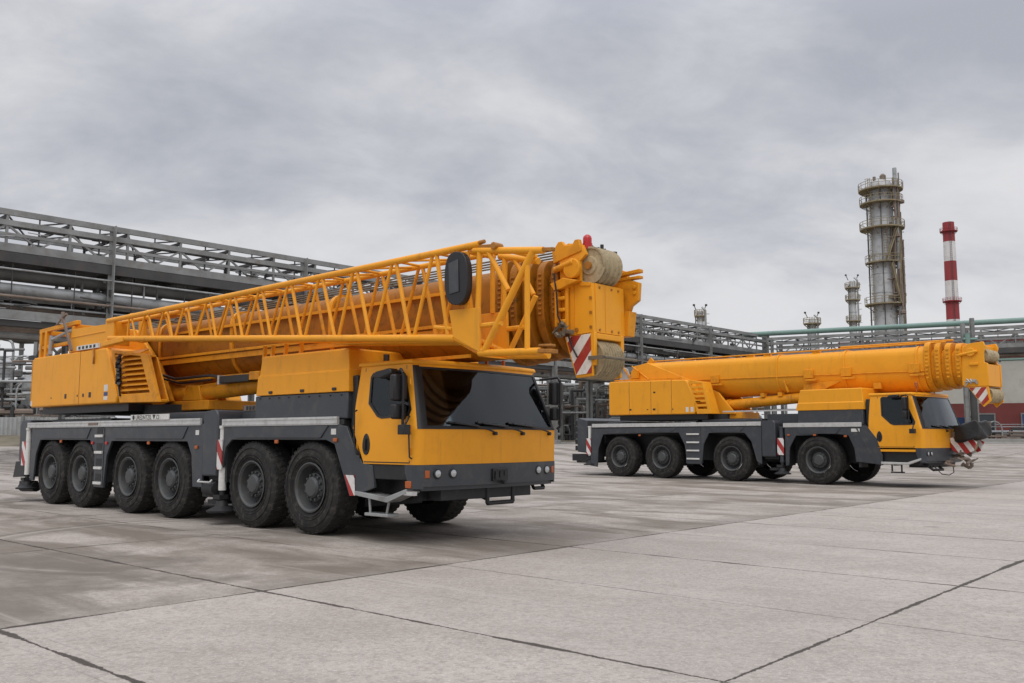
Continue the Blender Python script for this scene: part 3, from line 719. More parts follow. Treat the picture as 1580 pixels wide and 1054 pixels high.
b = MB(); b.tube((-1.9, .15, .33), (-1.2, .2, .35), .12, 10); b.tube((-1.2, .3, .4), (-.8, .6, .5), .06); b.build('tail_bracket', BLACK, A)
# engine cover with grey base
b = MB(); b.box(8.46, 11.02, .03, 2.97, 1.83, 2.245); b.box(7.55, 8.46, .35, 2.7, 1.83, 2.12); b.build('engine_base', GREY, A, bevel=.02)
chamfer_cover(A, 8.50, 11.06, 2.25, 2.93, 2.58, .015, 2.985, .12)
b = MB(); b.box(7.62, 8.44, .335, .349, 2.02, 2.115); o = b.build('name_strip', PIPE_R, A)
for i in range(7):
    b = MB(); x = 7.70 + i * .10; b.box(x, x + .065, .328, .334, 2.035, 2.10); b.build('raised_letter', BLACK, o)
b = MB(); b.box(4.05, 5.62, -.052, -.036, 1.885, 1.995); o = b.build('sign_board', WHITE, A)
text_mesh('lettering', '\u25CF UREDNTZIL \u25BC.CI', .125, BLACK, o, (4.12, -.053, 1.895), (pi / 2, 0, 0), .002)
b = MB(); b.box(2.05, 2.5, -.038, -.0345, 1.80, 1.86); b.build('rail_plate', PIPE_R, A)
b = MB(); b.box(11.02, 11.16, .1, 2.9, .9, 2.5); b.build('cab_bulkhead', DGREY, A, bevel=.02)
for k, (x, y) in enumerate(((11.13, .7), (11.13, 1.2), (11.13, 1.8))):
    b = MB(); b.tube((x, y, 2.4), (x, y, 2.86 - .1 * k), .05, 10); b.build('exhaust_stub', DGREY, A)
# cab
win = [(11.54, 2.05), (11.54, 2.44), (11.60, 2.50), (12.36, 2.52), (12.45, 2.45), (12.53, 1.95), (12.47, 1.86), (11.86, 1.83), (11.76, 1.86)]
cab, wpA = make_cab(A, 11.22, 12.66, 1.15, 1.66, 2.615, 2.70, 3.13, .13, .27, win, (11.36, 12.50), 1.0, .25)
bp = bumper(A, 12.40, 12.66, .78, 1.148, 3.13, wpA, (.34, .62, 2.55, 2.79), 1.02)
for y in (.17, 2.98):
    b = MB(); b.warp = wpA; b.gbox(12.66, 12.685, y - .04, y + .035, .96, 1.07, 1, 1, 1); b.build('indicator_lamp', ORANGE, bp, bevel=.01)
b = MB(); b.warp = wpA; b.gbox(12.665, 12.70, 1.40, 1.74, .88, 1.07, 1, 4, 1); b.build('coupling_hatch', BLACK, bp, bevel=.008)
b = MB(); b.warp = wpA
for i in range(3): b.box(12.70, 12.715, 1.44 + i * .1, 1.51 + i * .1, .91 + .03 * i, 1.03)
b.tube((12.69, 1.62, .86), (12.75, 1.62, .86), .03, 8); b.build('coupling_jaw', DGREY, bp)
b = MB()
b.path([(12.62, 1.48, .80), (12.62, 1.48, .54), (12.62, 2.06, .54), (12.62, 2.06, .80)], .035, 8); b.path([(12.3, 1.3, .8), (12.6, 1.5, .62)], .05, 8); b.path([(12.55, 2.6, .8), (12.6, 2.6, .72), (12.6, 2.85, .72), (12.55, 2.85, .8)], .03, 6)
b.build('tow_frame', BLACK, bp)
b = MB(); b.box(11.32, 12.42, .02, .10, .93, 1.15); b.box(11.5, 12.4, .10, .5, .95, 1.12); b.build('sill', DGREY, A, bevel=.01)
b = MB(); b.box(11.75, 12.35, .3, 2.7, .62, .95); b.build('front_well', BLACK, A)
b = MB(); b.prism([(11.30, .74), (12.02, .68), (12.45, .81), (12.45, .75), (12.04, .60), (11.30, .68)], 'y', -.03, .24); o = b.build('step_plate', PIPE_S, A, bevel=.008)
b = MB(); b.tube((11.55, .05, .68), (11.58, .05, .42), .02); b.tube((12.0, .05, .62), (11.95, .05, .42), .02); b.box(11.5, 12.02, .0, .22, .385, .43); b.build('hanging_step', PIPE_S, o, bevel=.008)
b = MB(); b.box(12.42, 12.54, -.025, .04, .82, .92); b.build('side_lamp', ORANGE, A, bevel=.01)
b = MB(); b.box(12.40, 12.62, -.025, .03, .72, .775); b.build('side_reflector', ALU, A)
# mirrors
arm = mirror_pair(cab, (12.42, .10, 2.48), -1)
b = MB(); b.box(12.19, 12.21, -.12, -.03, 2.26, 2.38); b.build('sticker', WHITE, arm)
b = MB(); b.path([(12.50, -.02, 1.85), (12.53, -.12, 1.74), (12.55, -.16, 1.68)], .02, 6); b.box(12.49, 12.62, -.24, -.10, 1.58, 1.72); b.build('kerb_mirror', BLACK, cab, bevel=.02)
b = MB(); b.prism([(11.72, 2.43), (11.80, 2.51), (12.15, 2.55), (12.18, 2.46), (11.95, 2.40)], 'y', -.10, .06); b.build('rain_visor', BLACK, cab, bevel=.03)
mirror_pair(cab, (12.74, 2.94, 2.50), 1)
for y in (1.9, 2.3): 
    b = MB(); b.tube((12.2, y, 2.7), (12.2, y, 2.80), .03); b.build('roof_lamp', ORANGE, cab)

b = MB(); b.path([(11.30, -.01, 1.95), (11.30, -.06, 1.93), (11.30, -.06, 1.45), (11.36, -.06, 1.30), (11.36, -.01, 1.28)], .014, 6); b.build('grab_handle', BLACK, cab)
b = MB(); b.path([(12.50, -.01, 1.60), (12.52, -.05, 1.58), (12.54, -.05, 1.26), (12.54, -.01, 1.24)], .012, 6); b.build('grab_handle', BLACK, cab)
for z in (1.30, 1.62, 2.3):
    b = MB(); b.tube((12.505, -.012, z), (12.505, -.012, z + .09), .014, 8); b.build('door_hinge', YEL, cab)
b = MB()
for i in range(9): b.tube((8.62 + i * .28, .012, 2.20), (8.62 + i * .28, .024, 2.20), .012, 6)
b.build('bolt', DGREY, A, each=True)
for x in (8.95, 9.85, 10.7):
    b = MB(); b.box(x - .05, x + .05, -.004, .012, 2.275, 2.32); b.build('cover_latch', BLACK, A, bevel=.006)
for x, z0 in ((.8, .95), (4.75, .95), (9.25, .95)):
    b = MB(); b.path([(x - .3, .5, z0 + .4), (x - .1, .35, z0), (x + .15, .4, z0 + .1), (x + .3, .55, z0 + .5)], .03, 6); b.build('air_hose', BLACK, A)
b = MB(); b.tube((6.95, .05, .62), (7.30, .05, .62), .13, 16); b.box(6.6, 6.95, .15, .6, .45, .75); b.build('air_tank', DGREY, A)
b = MB(); b.path([(6.86, -.06, .78), (6.86, -.10, .74), (7.28, -.10, .74), (7.28, -.06, .78)], .016, 6); b.build('pull_handle', ALU, A)
b = MB(); b.path([(3.3, .55, 3.0), (4.4, .7, 2.75), (5.6, .8, 2.78), (6.4, .85, 2.66)], .03, 6); b.path([(3.3, .60, 2.9), (4.5, .75, 2.66), (5.6, .85, 2.70)], .022, 6); b.build('hydraulic_hose', BLACK, A)

# superstructure: ballast and engine housing, louvred wing, slewing ring
SS = MB(); SS.lathe([(1.05, 0), (1.05, .12), (.95, .14), (.95, .40)], (3.6, 1.5, 1.83), 'z', 36); SS.build('slewing_ring', DGREY, A)
b = MB(); b.prism([(-1.36, 2.30), (-1.28, 2.265), (3.22, 2.265), (3.26, 2.4), (2.74, 3.40), (2.66, 3.475), (-1.22, 3.475), (-1.36, 3.40)], 'y', 0, 3.0)
hs = b.build('superstructure_housing', YEL, A, bevel=.045, seg=3)
b = MB(); b.box(1.395, 1.415, -.004, .02, 2.29, 3.46); b.box(-1.30, -1.29, -.004, .02, 2.3, 3.4); b.build('panel_seam', YDARK, hs)
for x, z, r in ((.70, 2.48, .055), (1.33, 2.475, .025), (1.63, 2.475, .04), (1.97, 2.475, .06), (-.1, 2.46, .02)):
    b = MB(); b.box(x - r, x + r, -.006, .01, z - r, z + r); b.build('vent', BLACK, hs, bevel=.01)
for z, m, h in ((2.60, WHITE, .07), (2.47, BLUE, .04), (2.38, WHITE, .04)):
    b = MB(); b.box(2.66, 2.84, -.004, .0, z - h, z + h); b.build('warning_label', m, hs)
b = MB(); b.box(-1.31, -1.22, -.004, .0, 2.3, 2.42); b.build('warning_label', WHITE, hs)
b = MB(); b.box(-1.2, 3.3, .25, 2.75, 2.1, 2.262); b.build('turntable_base', BLACK, A)
# louvred wing
frame = [(2.86, 3.42), (4.50, 3.22), (5.04, 2.24), (3.36, 2.265)]
inner = [(3.02, 3.33), (4.20, 3.20), (4.66, 2.44), (3.40, 2.44)]
b = MB(); b.prism(frame, 'y', .02, .10, [inner]); b.prism([(2.9, 3.40), (3.4, 2.28), (5.0, 2.26), (4.46, 3.18)], 'y', .24, .28)
b.prism([(3.4, 2.265), (5.0, 2.24), (5.0, 2.3), (3.4, 2.3)], 'y', .1, .24); b.prism([(2.9, 3.36), (4.46, 3.17), (4.46, 3.22), (2.9, 3.41)], 'y', .1, .24)
lv = b.build('louvre_wing', YEL2, A, bevel=.012)
for i in range(8):
    z = 2.50 + i * .108; t = (z - 2.44) / .83
    xa = 3.40 - .37 * t; xb = 4.66 - .47 * t
    b = MB(); b.add([(xa, .03, z), (xb, .03, z - .01 * t), (xb, .20, z + .085), (xa, .20, z + .095), (xa, .03, z + .028), (xb, .03, z + .018), (xb, .20, z + .11), (xa, .20, z + .12)], [(0, 1, 2, 3), (4, 5, 6, 7), (0, 1, 5, 4), (2, 3, 7, 6), (0, 3, 7, 4), (1, 2, 6, 5)])
    b.build('slat', YEL2, lv)
b = MB()
for i in range(26): 
    a = random.random() * 6.3; z = 2.62 + i * .024; b.tube((3.36 + .03 * cos(a) - .1 * (z - 2.6), -.02 + .03 * sin(a), z), (3.40 + .03 * sin(a) - .1 * (z - 2.6), -.03 + .03 * cos(a), z + .05), .035, 6)
b.tube((3.42, 0, 2.4), (3.38, -.02, 2.64), .02)
b.build('hose_bundle', BLACK, A)
# superstructure frame that carries the boom
b = MB()
for y in (.78, 2.10): b.prism([(-.9, 3.5), (-.9, 3.95), (.9, 4.15), (2.4, 3.95), (3.5, 3.1), (4.1, 2.30), (3.0, 2.1), (-.6, 2.3)], 'y', y, y + .10)
b.box(3.2, 5.4, .9, 2.1, 2.10, 2.30); b.prism([(4.3, 2.30), (5.1, 2.30), (5.0, 2.60), (4.6, 2.62)], 'y', .9, 1.3)
b.build('slewing_frame', YEL2, A, bevel=.02)
# winch frame and small fittings on top of the housing
wf = MB()
for x in (-1.30, -1.0, .55): wf.box(x, x + .12, .12, .24, 3.48, 4.12)
wf.bar((-1.35, .18, 4.14), (.8, .18, 4.20), .10, .10); wf.bar((-1.35, .18, 3.72), (.6, .18, 3.76), .08, .08); wf.bar((-1.35, 2.4, 4.14), (.8, 2.4, 4.18), .10, .10)
for x in (-1.3, .6): wf.bar((x, .2, 4.12), (x, 2.4, 4.12), .1, .1); wf.box(x, x + .1, 2.3, 2.42, 3.48, 4.12)
o = wf.build('winch_frame', YEL2, A, bevel=.012)
b = MB(); b.lathe([(.42, 0), (.42, .05), (.28, .06), (.28, 1.1), (.42, 1.12), (.42, 1.17)], (-.35, .6, 3.86), 'y', 24); b.build('winch_drum', YDARK, o)
b = MB(); b.lathe([(.36, .05), (.36, 1.1)], (-.35, .6, 3.86), 'y', 24); b.build('rope_winding', ROPE, o)
b = MB(); b.prism([(.62, 3.50), (2.75, 3.50), (2.75, 4.00), (.75, 4.03)], 'y', .05, .12); b.prism([(.75, 3.82), (2.75, 3.84), (2.75, 3.87), (.75, 3.85)], 'y', .035, .05); b.build('cover_plate', YEL, A, bevel=.01)
b = MB(); b.bar((.95, -.02, 3.52), (.42, -.02, 4.28), .05, .05); b.bar((.25, -.02, 4.30), (.58, -.02, 4.40), .05, .05); b.bar((.42, -.02, 4.22), (.36, -.02, 4.46), .06, .06); b.tube((.30, -.02, 4.30), (-.9, .3, 4.20), .022); b.build('support_strut', PIPE_R, A)
b = MB(); b.tube((-.55, .1, 3.48), (-.5, .1, 3.98), .05, 10); b.tube((-.5, .1, 3.88), (.6, .1, 4.02), .035, 8); b.tube((-1.2, .3, 3.5), (-.4, .05, 3.56), .05, 8); b.build('hydraulic_line', PIPE_S, A)
b = MB(); b.box(1.2, 2.3, -.01, .04, 3.50, 3.60); o = b.build('notice_plate', WHITE, A)
for i in range(5):
    b = MB(); b.box(1.3 + i * .19, 1.4 + i * .19, -.016, -.0105, 3.52, 3.58); b.build('raised_letter', BLACK, o)
b = MB(); b.path([(2.1, -.02, 3.5), (2.15, -.03, 3.3), (2.12, -.02, 3.15)], .02, 6); b.build('hanging_hook', YDARK, A)

# telescopic boom
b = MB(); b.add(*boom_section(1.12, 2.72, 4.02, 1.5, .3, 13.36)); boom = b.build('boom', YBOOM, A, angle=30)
b = MB()
for x in (3.2, 6.1, 9.3): 
    b.add(*boom_section(1.18, 2.68, 4.06, 1.5, x, x + .10))
for i in range(3): b.bar((1.5, .90, 3.75 - .5 * i), (12.8, .90, 3.75 - .5 * i), .05, .05)
b.bar((2.0, .92, 3.15), (12.9, .92, 3.15), .03, .10)
b.build('boom_band', YEL2, boom)
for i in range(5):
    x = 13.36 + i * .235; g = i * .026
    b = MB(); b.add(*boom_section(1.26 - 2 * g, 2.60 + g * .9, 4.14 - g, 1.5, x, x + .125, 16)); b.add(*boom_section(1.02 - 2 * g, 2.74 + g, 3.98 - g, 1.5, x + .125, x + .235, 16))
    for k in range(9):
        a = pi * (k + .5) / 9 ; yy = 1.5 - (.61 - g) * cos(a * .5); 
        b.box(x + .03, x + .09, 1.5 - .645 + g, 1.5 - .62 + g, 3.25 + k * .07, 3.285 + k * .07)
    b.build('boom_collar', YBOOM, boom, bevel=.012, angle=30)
# boom head
b = MB()
sideplate = [(14.50, 3.02), (14.44, 3.90), (14.46, 4.17), (14.60, 4.22), (14.84, 4.17), (14.90, 4.03), (14.80, 3.95), (14.80, 3.66), (15.00, 3.62), (15.02, 2.95), (14.66, 2.93)]
b.prism(sideplate, 'y', 1.0, 1.06); b.prism(sideplate, 'y', 1.66, 1.74)
b.box(14.96, 15.02, 1.06, 1.66, 2.95, 3.62); b.box(14.52, 14.95, 1.06, 1.66, 2.95, 3.02); b.box(14.40, 14.6, 1.06, 1.9, 3.0, 4.0)
b.prism([(14.4, 3.15), (14.9, 3.1), (14.95, 3.9), (14.4, 4.1)], 'y', 1.92, 1.98)
b.box(15.021, 15.026, 1.27, 1.28, 2.97, 3.6)
hd = b.build('boom_head', YEL, A, bevel=.015)
b = MB(); b.prism([(14.52, 2.92), (14.98, 2.94), (15.0, 2.36), (14.72, 2.34)], 'y', 1.0, 1.05); b.prism([(14.52, 2.92), (14.98, 2.94), (15.0, 2.36), (14.72, 2.34)], 'y', 1.64, 1.69)
b.box(14.96, 15.04, 1.0, 1.06, 2.50, 2.95); b.box(14.96, 15.04, 1.62, 1.69, 2.50, 2.95); b.box(14.6, 15.04, 1.05, 1.64, 2.86, 2.94)
b.build('lower_head_frame', YEL, hd, bevel=.012)
b = MB(); b.prism([(14.56, 2.91), (14.97, 2.93), (14.99, 2.40), (14.74, 2.38)], 'y', .985, .998); b.build('striped_plate', STRIPE2, hd)
sheaves(hd, 'upper_sheave', (14.90, 1.3, 3.88), .265, 1.07, 1.50, 4)
sheaves(hd, 'lower_sheave', (14.88, 1.3, 2.60), .27, 1.07, 1.54, 8)
b = MB(); b.bar((14.95, .98, 2.60), (15.19, .98, 2.60), .03, .05); b.tube((15.20, 1.0, 2.60), (15.20, 1.75, 2.60), .02); b.build('rope_guard', ROPE, hd)
# lugs on the far cheek of the head
b = MB(); b.prism([(14.8, 3.20), (15.02, 3.24), (15.08, 3.38), (15.20, 3.45), (15.22, 3.70), (15.06, 3.76), (14.8, 3.78)], 'y', 1.80, 1.88); b.prism([(14.6, 2.95), (15.06, 2.95), (15.1, 3.3), (14.6, 3.3)], 'y', 1.74, 1.92)
b.bar((14.8, 1.84, 3.84), (15.24, 1.84, 3.87), .10, .05); b.bar((14.8, 1.84, 3.77), (15.24, 1.84, 3.78), .10, .04)
b.tube((15.15, 1.78, 3.56), (15.15, 1.795, 3.56), .03, 10); b.tube((15.15, 1.78, 3.64), (15.15, 1.795, 3.64), .03, 10)
b.build('jib_lug', YEL2, hd, bevel=.01)
b = MB()
for z in (3.02, 3.22, 3.42): b.tube((14.98, .985, z), (14.98, 1.0, z), .022, 8)
b.tube((14.74, .985, 3.0), (14.74, 1.0, 3.0), .03, 8)
for y in (1.14, 1.42, 1.58):
    for z in (2.99, 3.57): b.tube((15.02, y, z), (15.032, y, z), .018, 6)
b.build('bolt', YDARK, hd, each=True)
b = MB(); b.prism([(14.64, 2.96), (14.70, 2.96), (14.70, 3.62), (14.64, 3.66)], 'y', .975, 1.0); b.prism([(14.80, 3.60), (14.98, 3.58), (14.98, 3.63), (14.80, 3.65)], 'y', .98, 1.0); b.build('stiffener', YEL2, hd, bevel=.006)
b = MB(); b.path([(14.42, .90, 3.8), (14.5, .86, 3.5), (14.52, .86, 3.2), (14.56, .9, 3.05)], .014, 6); b.path([(14.62, .95, 2.95), (14.7, .95, 2.75), (14.78, .95, 2.62)], .014, 6); b.build('control_cable', BLACK, hd)
# details on the near cheek
b = MB()
b.tube((14.40, .95, 3.86), (14.75, .92, 3.93), .045, 10); b.lathe([(.14, 0), (.14, .07), (.1, .09)], (14.72, .90, 3.84), 'y', 16); b.prism([(14.36, 3.66), (14.6, 3.72), (14.85, 3.66), (14.6, 3.58), (14.42, 3.56)], 'y', .88, 1.0)
b.prism([(14.34, 3.96), (14.32, 4.15), (14.38, 4.20), (14.43, 4.26), (14.50, 4.26), (14.55, 4.20), (14.68, 4.19), (14.72, 4.25), (14.80, 4.25), (14.84, 4.08)], 'y', .98, 1.04)
for z in (3.42, 3.26, 3.10): b.box(14.46, 14.60, .90, 1.0, z, z + .05)
b.box(14.44, 14.48, .88, 1.0, 3.05, 3.55); b.box(14.58, 14.63, .93, 1.0, 3.0, 3.6)
b.build('head_fitting', YEL2, hd, bevel=.012)
b = MB()
for i in range(12):
    p = Vector((14.55 + random.uniform(-.09, .1), .93 + random.uniform(-.06, .03), 3.02 + random.uniform(-.1, .1))); q = p + Vector((random.uniform(-.12, .12), random.uniform(-.05, .05), random.uniform(-.12, .12))); b.tube(p, q, random.uniform(.015, .04), 6)
b.build('sensor_cluster', ROPE, hd)
b = MB(); b.lathe([(.062, 0), (.062, .07), (.054, .10), (.025, .125), (.001, .13)], (14.84, 1.12, 4.20), 'z', 16, close=False); b.lathe([(.07, -.08), (.07, .0)], (14.84, 1.12, 4.20), 'z', 14); b.build('beacon', RED, hd)
b = MB(); b.tube((14.84, 1.12, 4.17), (14.98, 1.56, 4.10), .018); b.lathe([(.04, -.03), (.04, .03)], (14.98, 1.56, 4.10), 'z', 10); b.lathe([(.025, -.05), (.025, .04)], (14.92, 1.35, 4.17), 'z', 10); b.build('wind_sensor', DGREY, hd)
b = MB()
for y in (1.15, 1.3, 1.45, 1.6): b.tube((-.2, y, 4.14), (14.8, y, 4.20), .014, 5)
b.build('hoist_rope', ROPE, A)
# luffing cylinder
b = MB(); b.tube((3.6, 1.1, 2.42), (8.7, 1.1, 2.62), .17, 18); b.tube((4.3, 1.1, 2.446), (4.42, 1.1, 2.45), .20, 18); b.tube((8.7, 1.1, 2.62), (10.9, 1.1, 2.72), .11, 14); b.build('luffing_cylinder', YEL2, A)
b = MB(); b.box(6.05, 7.1, .74, .95, 2.60, 2.74); o = b.build('slotted_bracket', BLACK, A, bevel=.01)
b = MB(); b.box(5.98, 6.05, .74, .92, 2.58, 2.76); b.build('bracket_end', ALU, o)
b = MB(); b.box(7.1, 7.45, .74, .95, 2.62, 2.78); b.box(7.5, 8.3, .74, .95, 2.65, 2.80); b.build('boom_rest', YEL2, A, bevel=.01)
b = MB()
for x in (8.2, 8.45, 8.85, 9.3): b.bar((x, .35, 2.9), (x + .03, .35, 3.16), .06, .05)
b.build('jib_bracket', YEL2, A)

# folded lattice jib
JY0, JY1 = -.20, .66
def zb_(x): return 3.535 - (x - 4.0) * .0695
def ztop(x): return 4.05 + (x - 4.0) * .0045
def jy1(x): return .12 + (x - 3.2) * .022
j = MB()
for y in (0, 1):
    Y = lambda x: JY0 if y == 0 else jy1(x)
    j.tube((3.15, Y(3.15), ztop(3.15) - .05), (14.05, Y(14.05), ztop(14)),   .050 if y == 0 else .042, 10)
    j.tube((3.25, Y(3.25), zb_(3.25) + .03), (13.60, Y(13.6), zb_(13.6)), .054 if y == 0 else .042, 10)
jb = j.build('jib', YEL, A)
bots = [4.0, 4.47, 5.23, 5.97, 6.72, 7.54, 8.41, 9.27, 10.13, 11.0, 11.84, 12.72, 13.5]; tops = [4.15, 4.86, 5.62, 6.40, 7.21, 8.03, 8.89, 9.74, 10.57, 11.43, 12.33, 13.18]
for side in (0, 1):
    Y = lambda x: JY0 if side == 0 else jy1(x)
    b = MB()
    for i, t in enumerate(tops):
        r = .019 + .0011 * i
        b.tube((bots[i] + .05, Y(bots[i]), zb_(bots[i])), (t - .035, Y(t), ztop(t)), r * .9, 8); b.tube((t + .035, Y(t), ztop(t)), (bots[i + 1] - .03, Y(bots[i + 1]), zb_(bots[i + 1])), r * 1.05, 8)
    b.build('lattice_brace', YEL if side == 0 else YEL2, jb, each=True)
b = MB()
for i, t in enumerate(tops):
    b.tube((t, JY0, ztop(t)), (t, jy1(t), ztop(t)), .02, 7); b.tube((t, JY0, ztop(t)), (t + .8, jy1(t + .8), ztop(t)), .018, 7)
for i, t in enumerate(bots[:-1]):
    b.tube((t, JY0, zb_(t)), (t, jy1(t), zb_(t)), .022, 7); b.tube((t, JY0, zb_(t)), (bots[i + 1], jy1(bots[i + 1]), zb_(bots[i + 1])), .02, 7)
b.build('cross_brace', YEL2, jb, each=True)
b = MB(); b.prism([(3.05, 3.52), (3.45, 3.55), (3.45, 4.06), (3.05, 4.0)], 'y', JY0 - .01, JY0 + .05); b.box(3.05, 3.12, JY0, .3, 3.5, 4.02); b.box(3.9, 4.12, .1, .2, 3.5, 3.95); b.bar((3.0, -.2, 3.50), (4.0, -.2, 3.545), .14, .10); b.box(3.4, 4.4, .15, .9, 4.1, 4.16)
b.build('jib_tip', YEL, jb, bevel=.012)
# head end of the jib: gusset plate, raking tubes and belly plate
b = MB(); b.prism([(13.52, 3.25), (14.08, 3.24), (14.10, 2.64), (13.60, 2.88)], 'y', -.245, -.20); b.prism([(13.52, 3.25), (14.08, 3.24), (14.10, 2.64), (13.60, 2.88)], 'y', .30, .34)
b.add([(10.9, -.20, 2.99), (13.6, -.2, 2.83), (14.1, -.2, 2.60), (14.1, .34, 2.60), (13.6, .34, 2.83), (10.9, .26, 2.99), (10.9, -.20, 2.975), (13.6, -.2, 2.815), (14.1, -.2, 2.585), (14.1, .34, 2.585), (13.6, .34, 2.815), (10.9, .26, 2.975)],
      [(0, 1, 4, 5), (1, 2, 3, 4), (6, 7, 10, 11), (7, 8, 9, 10), (0, 1, 7, 6), (1, 2, 8, 7), (2, 3, 9, 8), (3, 4, 10, 9), (4, 5, 11, 10), (5, 0, 6, 11)])
b.build('gusset_plate', YEL, jb, bevel=.008)
b = MB()
for yy in (-.2, .30):
    b.tube((13.60, yy, 2.87), (14.12, yy, 2.66), .040, 10); b.tube((14.05, yy, 2.64), (15.12 - (yy > 0) * .3, yy, 2.60), .046, 10); b.tube((13.82, yy, 3.24), (13.82, yy, 4.02), .036, 10)
    b.tube((14.02, yy, 3.24), (14.05, yy, 4.02), .040, 10); b.tube((13.95, yy, 4.02), (15.15 - (yy > 0) * .5, yy, 3.86), .046, 10); b.tube((13.2, yy, 3.05), (13.55, yy, 3.0), .03, 8)
    b.tube((14.20, yy, 3.98), (14.56, yy, 3.42), .036, 10); b.tube((14.10, yy, 3.0), (14.45, yy, 3.0), .035, 8)
b.tube((14.14, -.2, 2.66), (14.98, -.2, 3.88), .047, 10); b.tube((14.88, -.2, 2.62), (14.88, -.2, 3.73), .036, 10)
b.tube((14.12, .30, 2.66), (14.6, .30, 3.40), .036, 10)
for x, z in ((14.05, 2.64), (14.75, 2.62), (13.85, 4.02), (14.6, 3.93)): b.tube((x, -.2, z), (x, .30, z), .035, 8)
b.build('head_strut', YEL, jb, each=True)
b = MB(); b.bar((15.1, -.2, 2.60), (15.32, -.2, 2.585), .14, .05); b.bar((15.1, -.2, 2.67), (15.3, -.2, 2.66), .10, .03); b.bar((15.05, -.2, 3.88), (15.32, -.2, 3.85), .05, .05); b.tube((13.7, -.2, 4.10), (14.14, -.2, 4.12), .03); b.bar((14.05, -.2, 4.05), (14.4, -.2, 4.02), .06, .06); b.tube((14.36, -.28, 4.02), (14.36, -.12, 4.02), .05, 10); b.build('jib_pin', YDARK, jb, bevel=.008)
octo = [(13.76 + .22 * (abs(cos(q)) ** .75) * (1 if cos(q) > 0 else -1), 3.65 + .36 * (abs(sin(q)) ** .8) * (1 if sin(q) > 0 else -1) - .02 * cos(q)) for q in [2 * pi * i / 24 for i in range(24)]]
b = MB(); b.prism(octo, 'y', -.36, -.26); o = b.build('rope_drum_cover', BLACK, jb, bevel=.045, seg=3)
b = MB(); b.prism([(13.63, 3.86), (13.81, 3.90), (13.83, 3.46), (13.65, 3.44)], 'y', -.372, -.36); b.build('cover_panel', GREY, o, bevel=.008)

# ================================================================== CRANE B (behind, four axles, plain telescopic boom)
B = thing('mobile_crane', 'four-axle yellow mobile crane with a bare telescopic boom, standing further back at the right', 'crane', (10.01, 30.13, 0.0), radians(-47), 'yellow mobile cranes')
WB = 2.98
BX = [-8.44, -6.39, -3.29, 0.03]
place_wheels(B, BX, 0.80, 0.445, 0.03, WB)
b = MB(); b.box(-9.8, 2.9, .75, 2.25, .70, 1.62); b.box(-9.9, 1.7, .5, 2.5, 1.62, 1.84)
for x in BX:
    b.tube((x, .3, .8), (x, 2.7, .8), .14, 10); b.box(x - .2, x + .2, 1.2, 1.8, .45, .75)
b.box(-2.0, -1.45, .1, 2.88, .80, 1.3); b.box(-10.3, -9.7, .1, 2.88, .75, 1.3); b.box(2.8, 3.4, .5, 2.5, .62, .82)
b.build('chassis', DGREY, B, bevel=.01)
rear = [(-9.92, 1.90), (-10.0, .40), (-9.62, .36), (-9.55, 1.1), (-9.30, 1.66), (-5.55, 1.72), (-5.28, 1.25), (-5.20, .57), (-4.54, .57), (-4.44, 1.3), (-4.20, 1.70), (-2.72, 1.70), (-2.45, 1.4), (-2.25, .72), (-2.06, .62), (-2.04, 1.93)]
front = [(-1.14, 1.88), (-1.14, .58), (-1.02, .62), (-.98, 1.2), (-.74, 1.60), (.85, 1.64), (1.12, 1.60), (1.30, 1.2), (1.34, .78), (1.95, .72), (2.20, .68), (2.20, 1.0), (2.05, 1.5), (1.74, 1.90), (1.56, 1.93)]
for nm, poly in (('side_panel', rear), ('side_panel', front)):
    b = MB(); b.prism(poly, 'y', 0, .05); b.prism(poly, 'y', WB - .05, WB)
    if poly is rear:
        b.prism([(-9.05, 1.69), (-5.9, 1.74), (-5.6, 1.90), (-9.2, 1.90)], 'y', -.018, 0); b.prism([(-4.0, 1.73), (-2.9, 1.73), (-2.7, 1.90), (-4.2, 1.90)], 'y', -.018, 0)
    else: b.prism([(-.6, 1.66), (.7, 1.66), (.9, 1.87), (-.75, 1.87)], 'y', -.018, 0); b.prism([(1.35, 1.86), (1.95, .74), (1.99, .74), (1.42, 1.86)], 'y', -.008, 0)
    b.build(nm, GREY, B, bevel=.008)
b = MB()
for y0, y1 in ((.05, .5), (WB - .5, WB - .05)):
    b.box(-9.9, -2.06, y0, y1, 1.76, 1.88); b.box(-1.12, 1.6, y0, y1, 1.74, 1.87)
    for xx in (-9.7, -4.85, -2.2, -1.1, 1.45): b.box(xx - .04, xx + .04, y0, y1, .6, 1.76)
b.build('mudguard', DGREY, B)
for x0, x1, z in ((-9.87, -2.05, 2.02), (-1.19, 1.57, 1.955)):
    b = MB()
    for y0, y1 in ((-.025, .02), (WB - .02, WB + .025)): b.box(x0, x1, y0, y1, z - .075, z + .065)
    b.build('edge_rail', ALU, B, bevel=.006)
b = MB(); b.box(-9.9, -2.0, .02, WB - .02, 1.91, 2.0); b.box(-1.2, 1.7, .02, WB - .02, 1.89, 1.95); b.build('deck', DGREY, B)
b = MB(); b.box(-4.7, -2.2, .3, 2.7, 2.0, 2.20); b.box(-9.5, -7.5, .5, 2.4, 2.0, 2.15); b.build('deck_box', GREY, B, bevel=.02)
b = MB(); b.box(-5.22, -4.56, -.012, 0, .60, 1.90); o = b.build('ladder', GREY, B)
for z in (1.66, 1.36, 1.06, .76):
    b = MB(); b.box(-5.17, -4.62, -.06, -.013, z - .028, z + .028); b.build('step', WHITE, o, bevel=.006)
for x, z, m in ((-7.4, 1.62, ORANGE), (-.05, 1.62, ORANGE), (1.02, 1.58, ORANGE), (-1.0, 1.62, ORANGE)):
    b = MB(); b.box(x - .05, x + .05, -.03, 0, z - .03, z + .03); b.build('marker_lamp', m, B, bevel=.008)
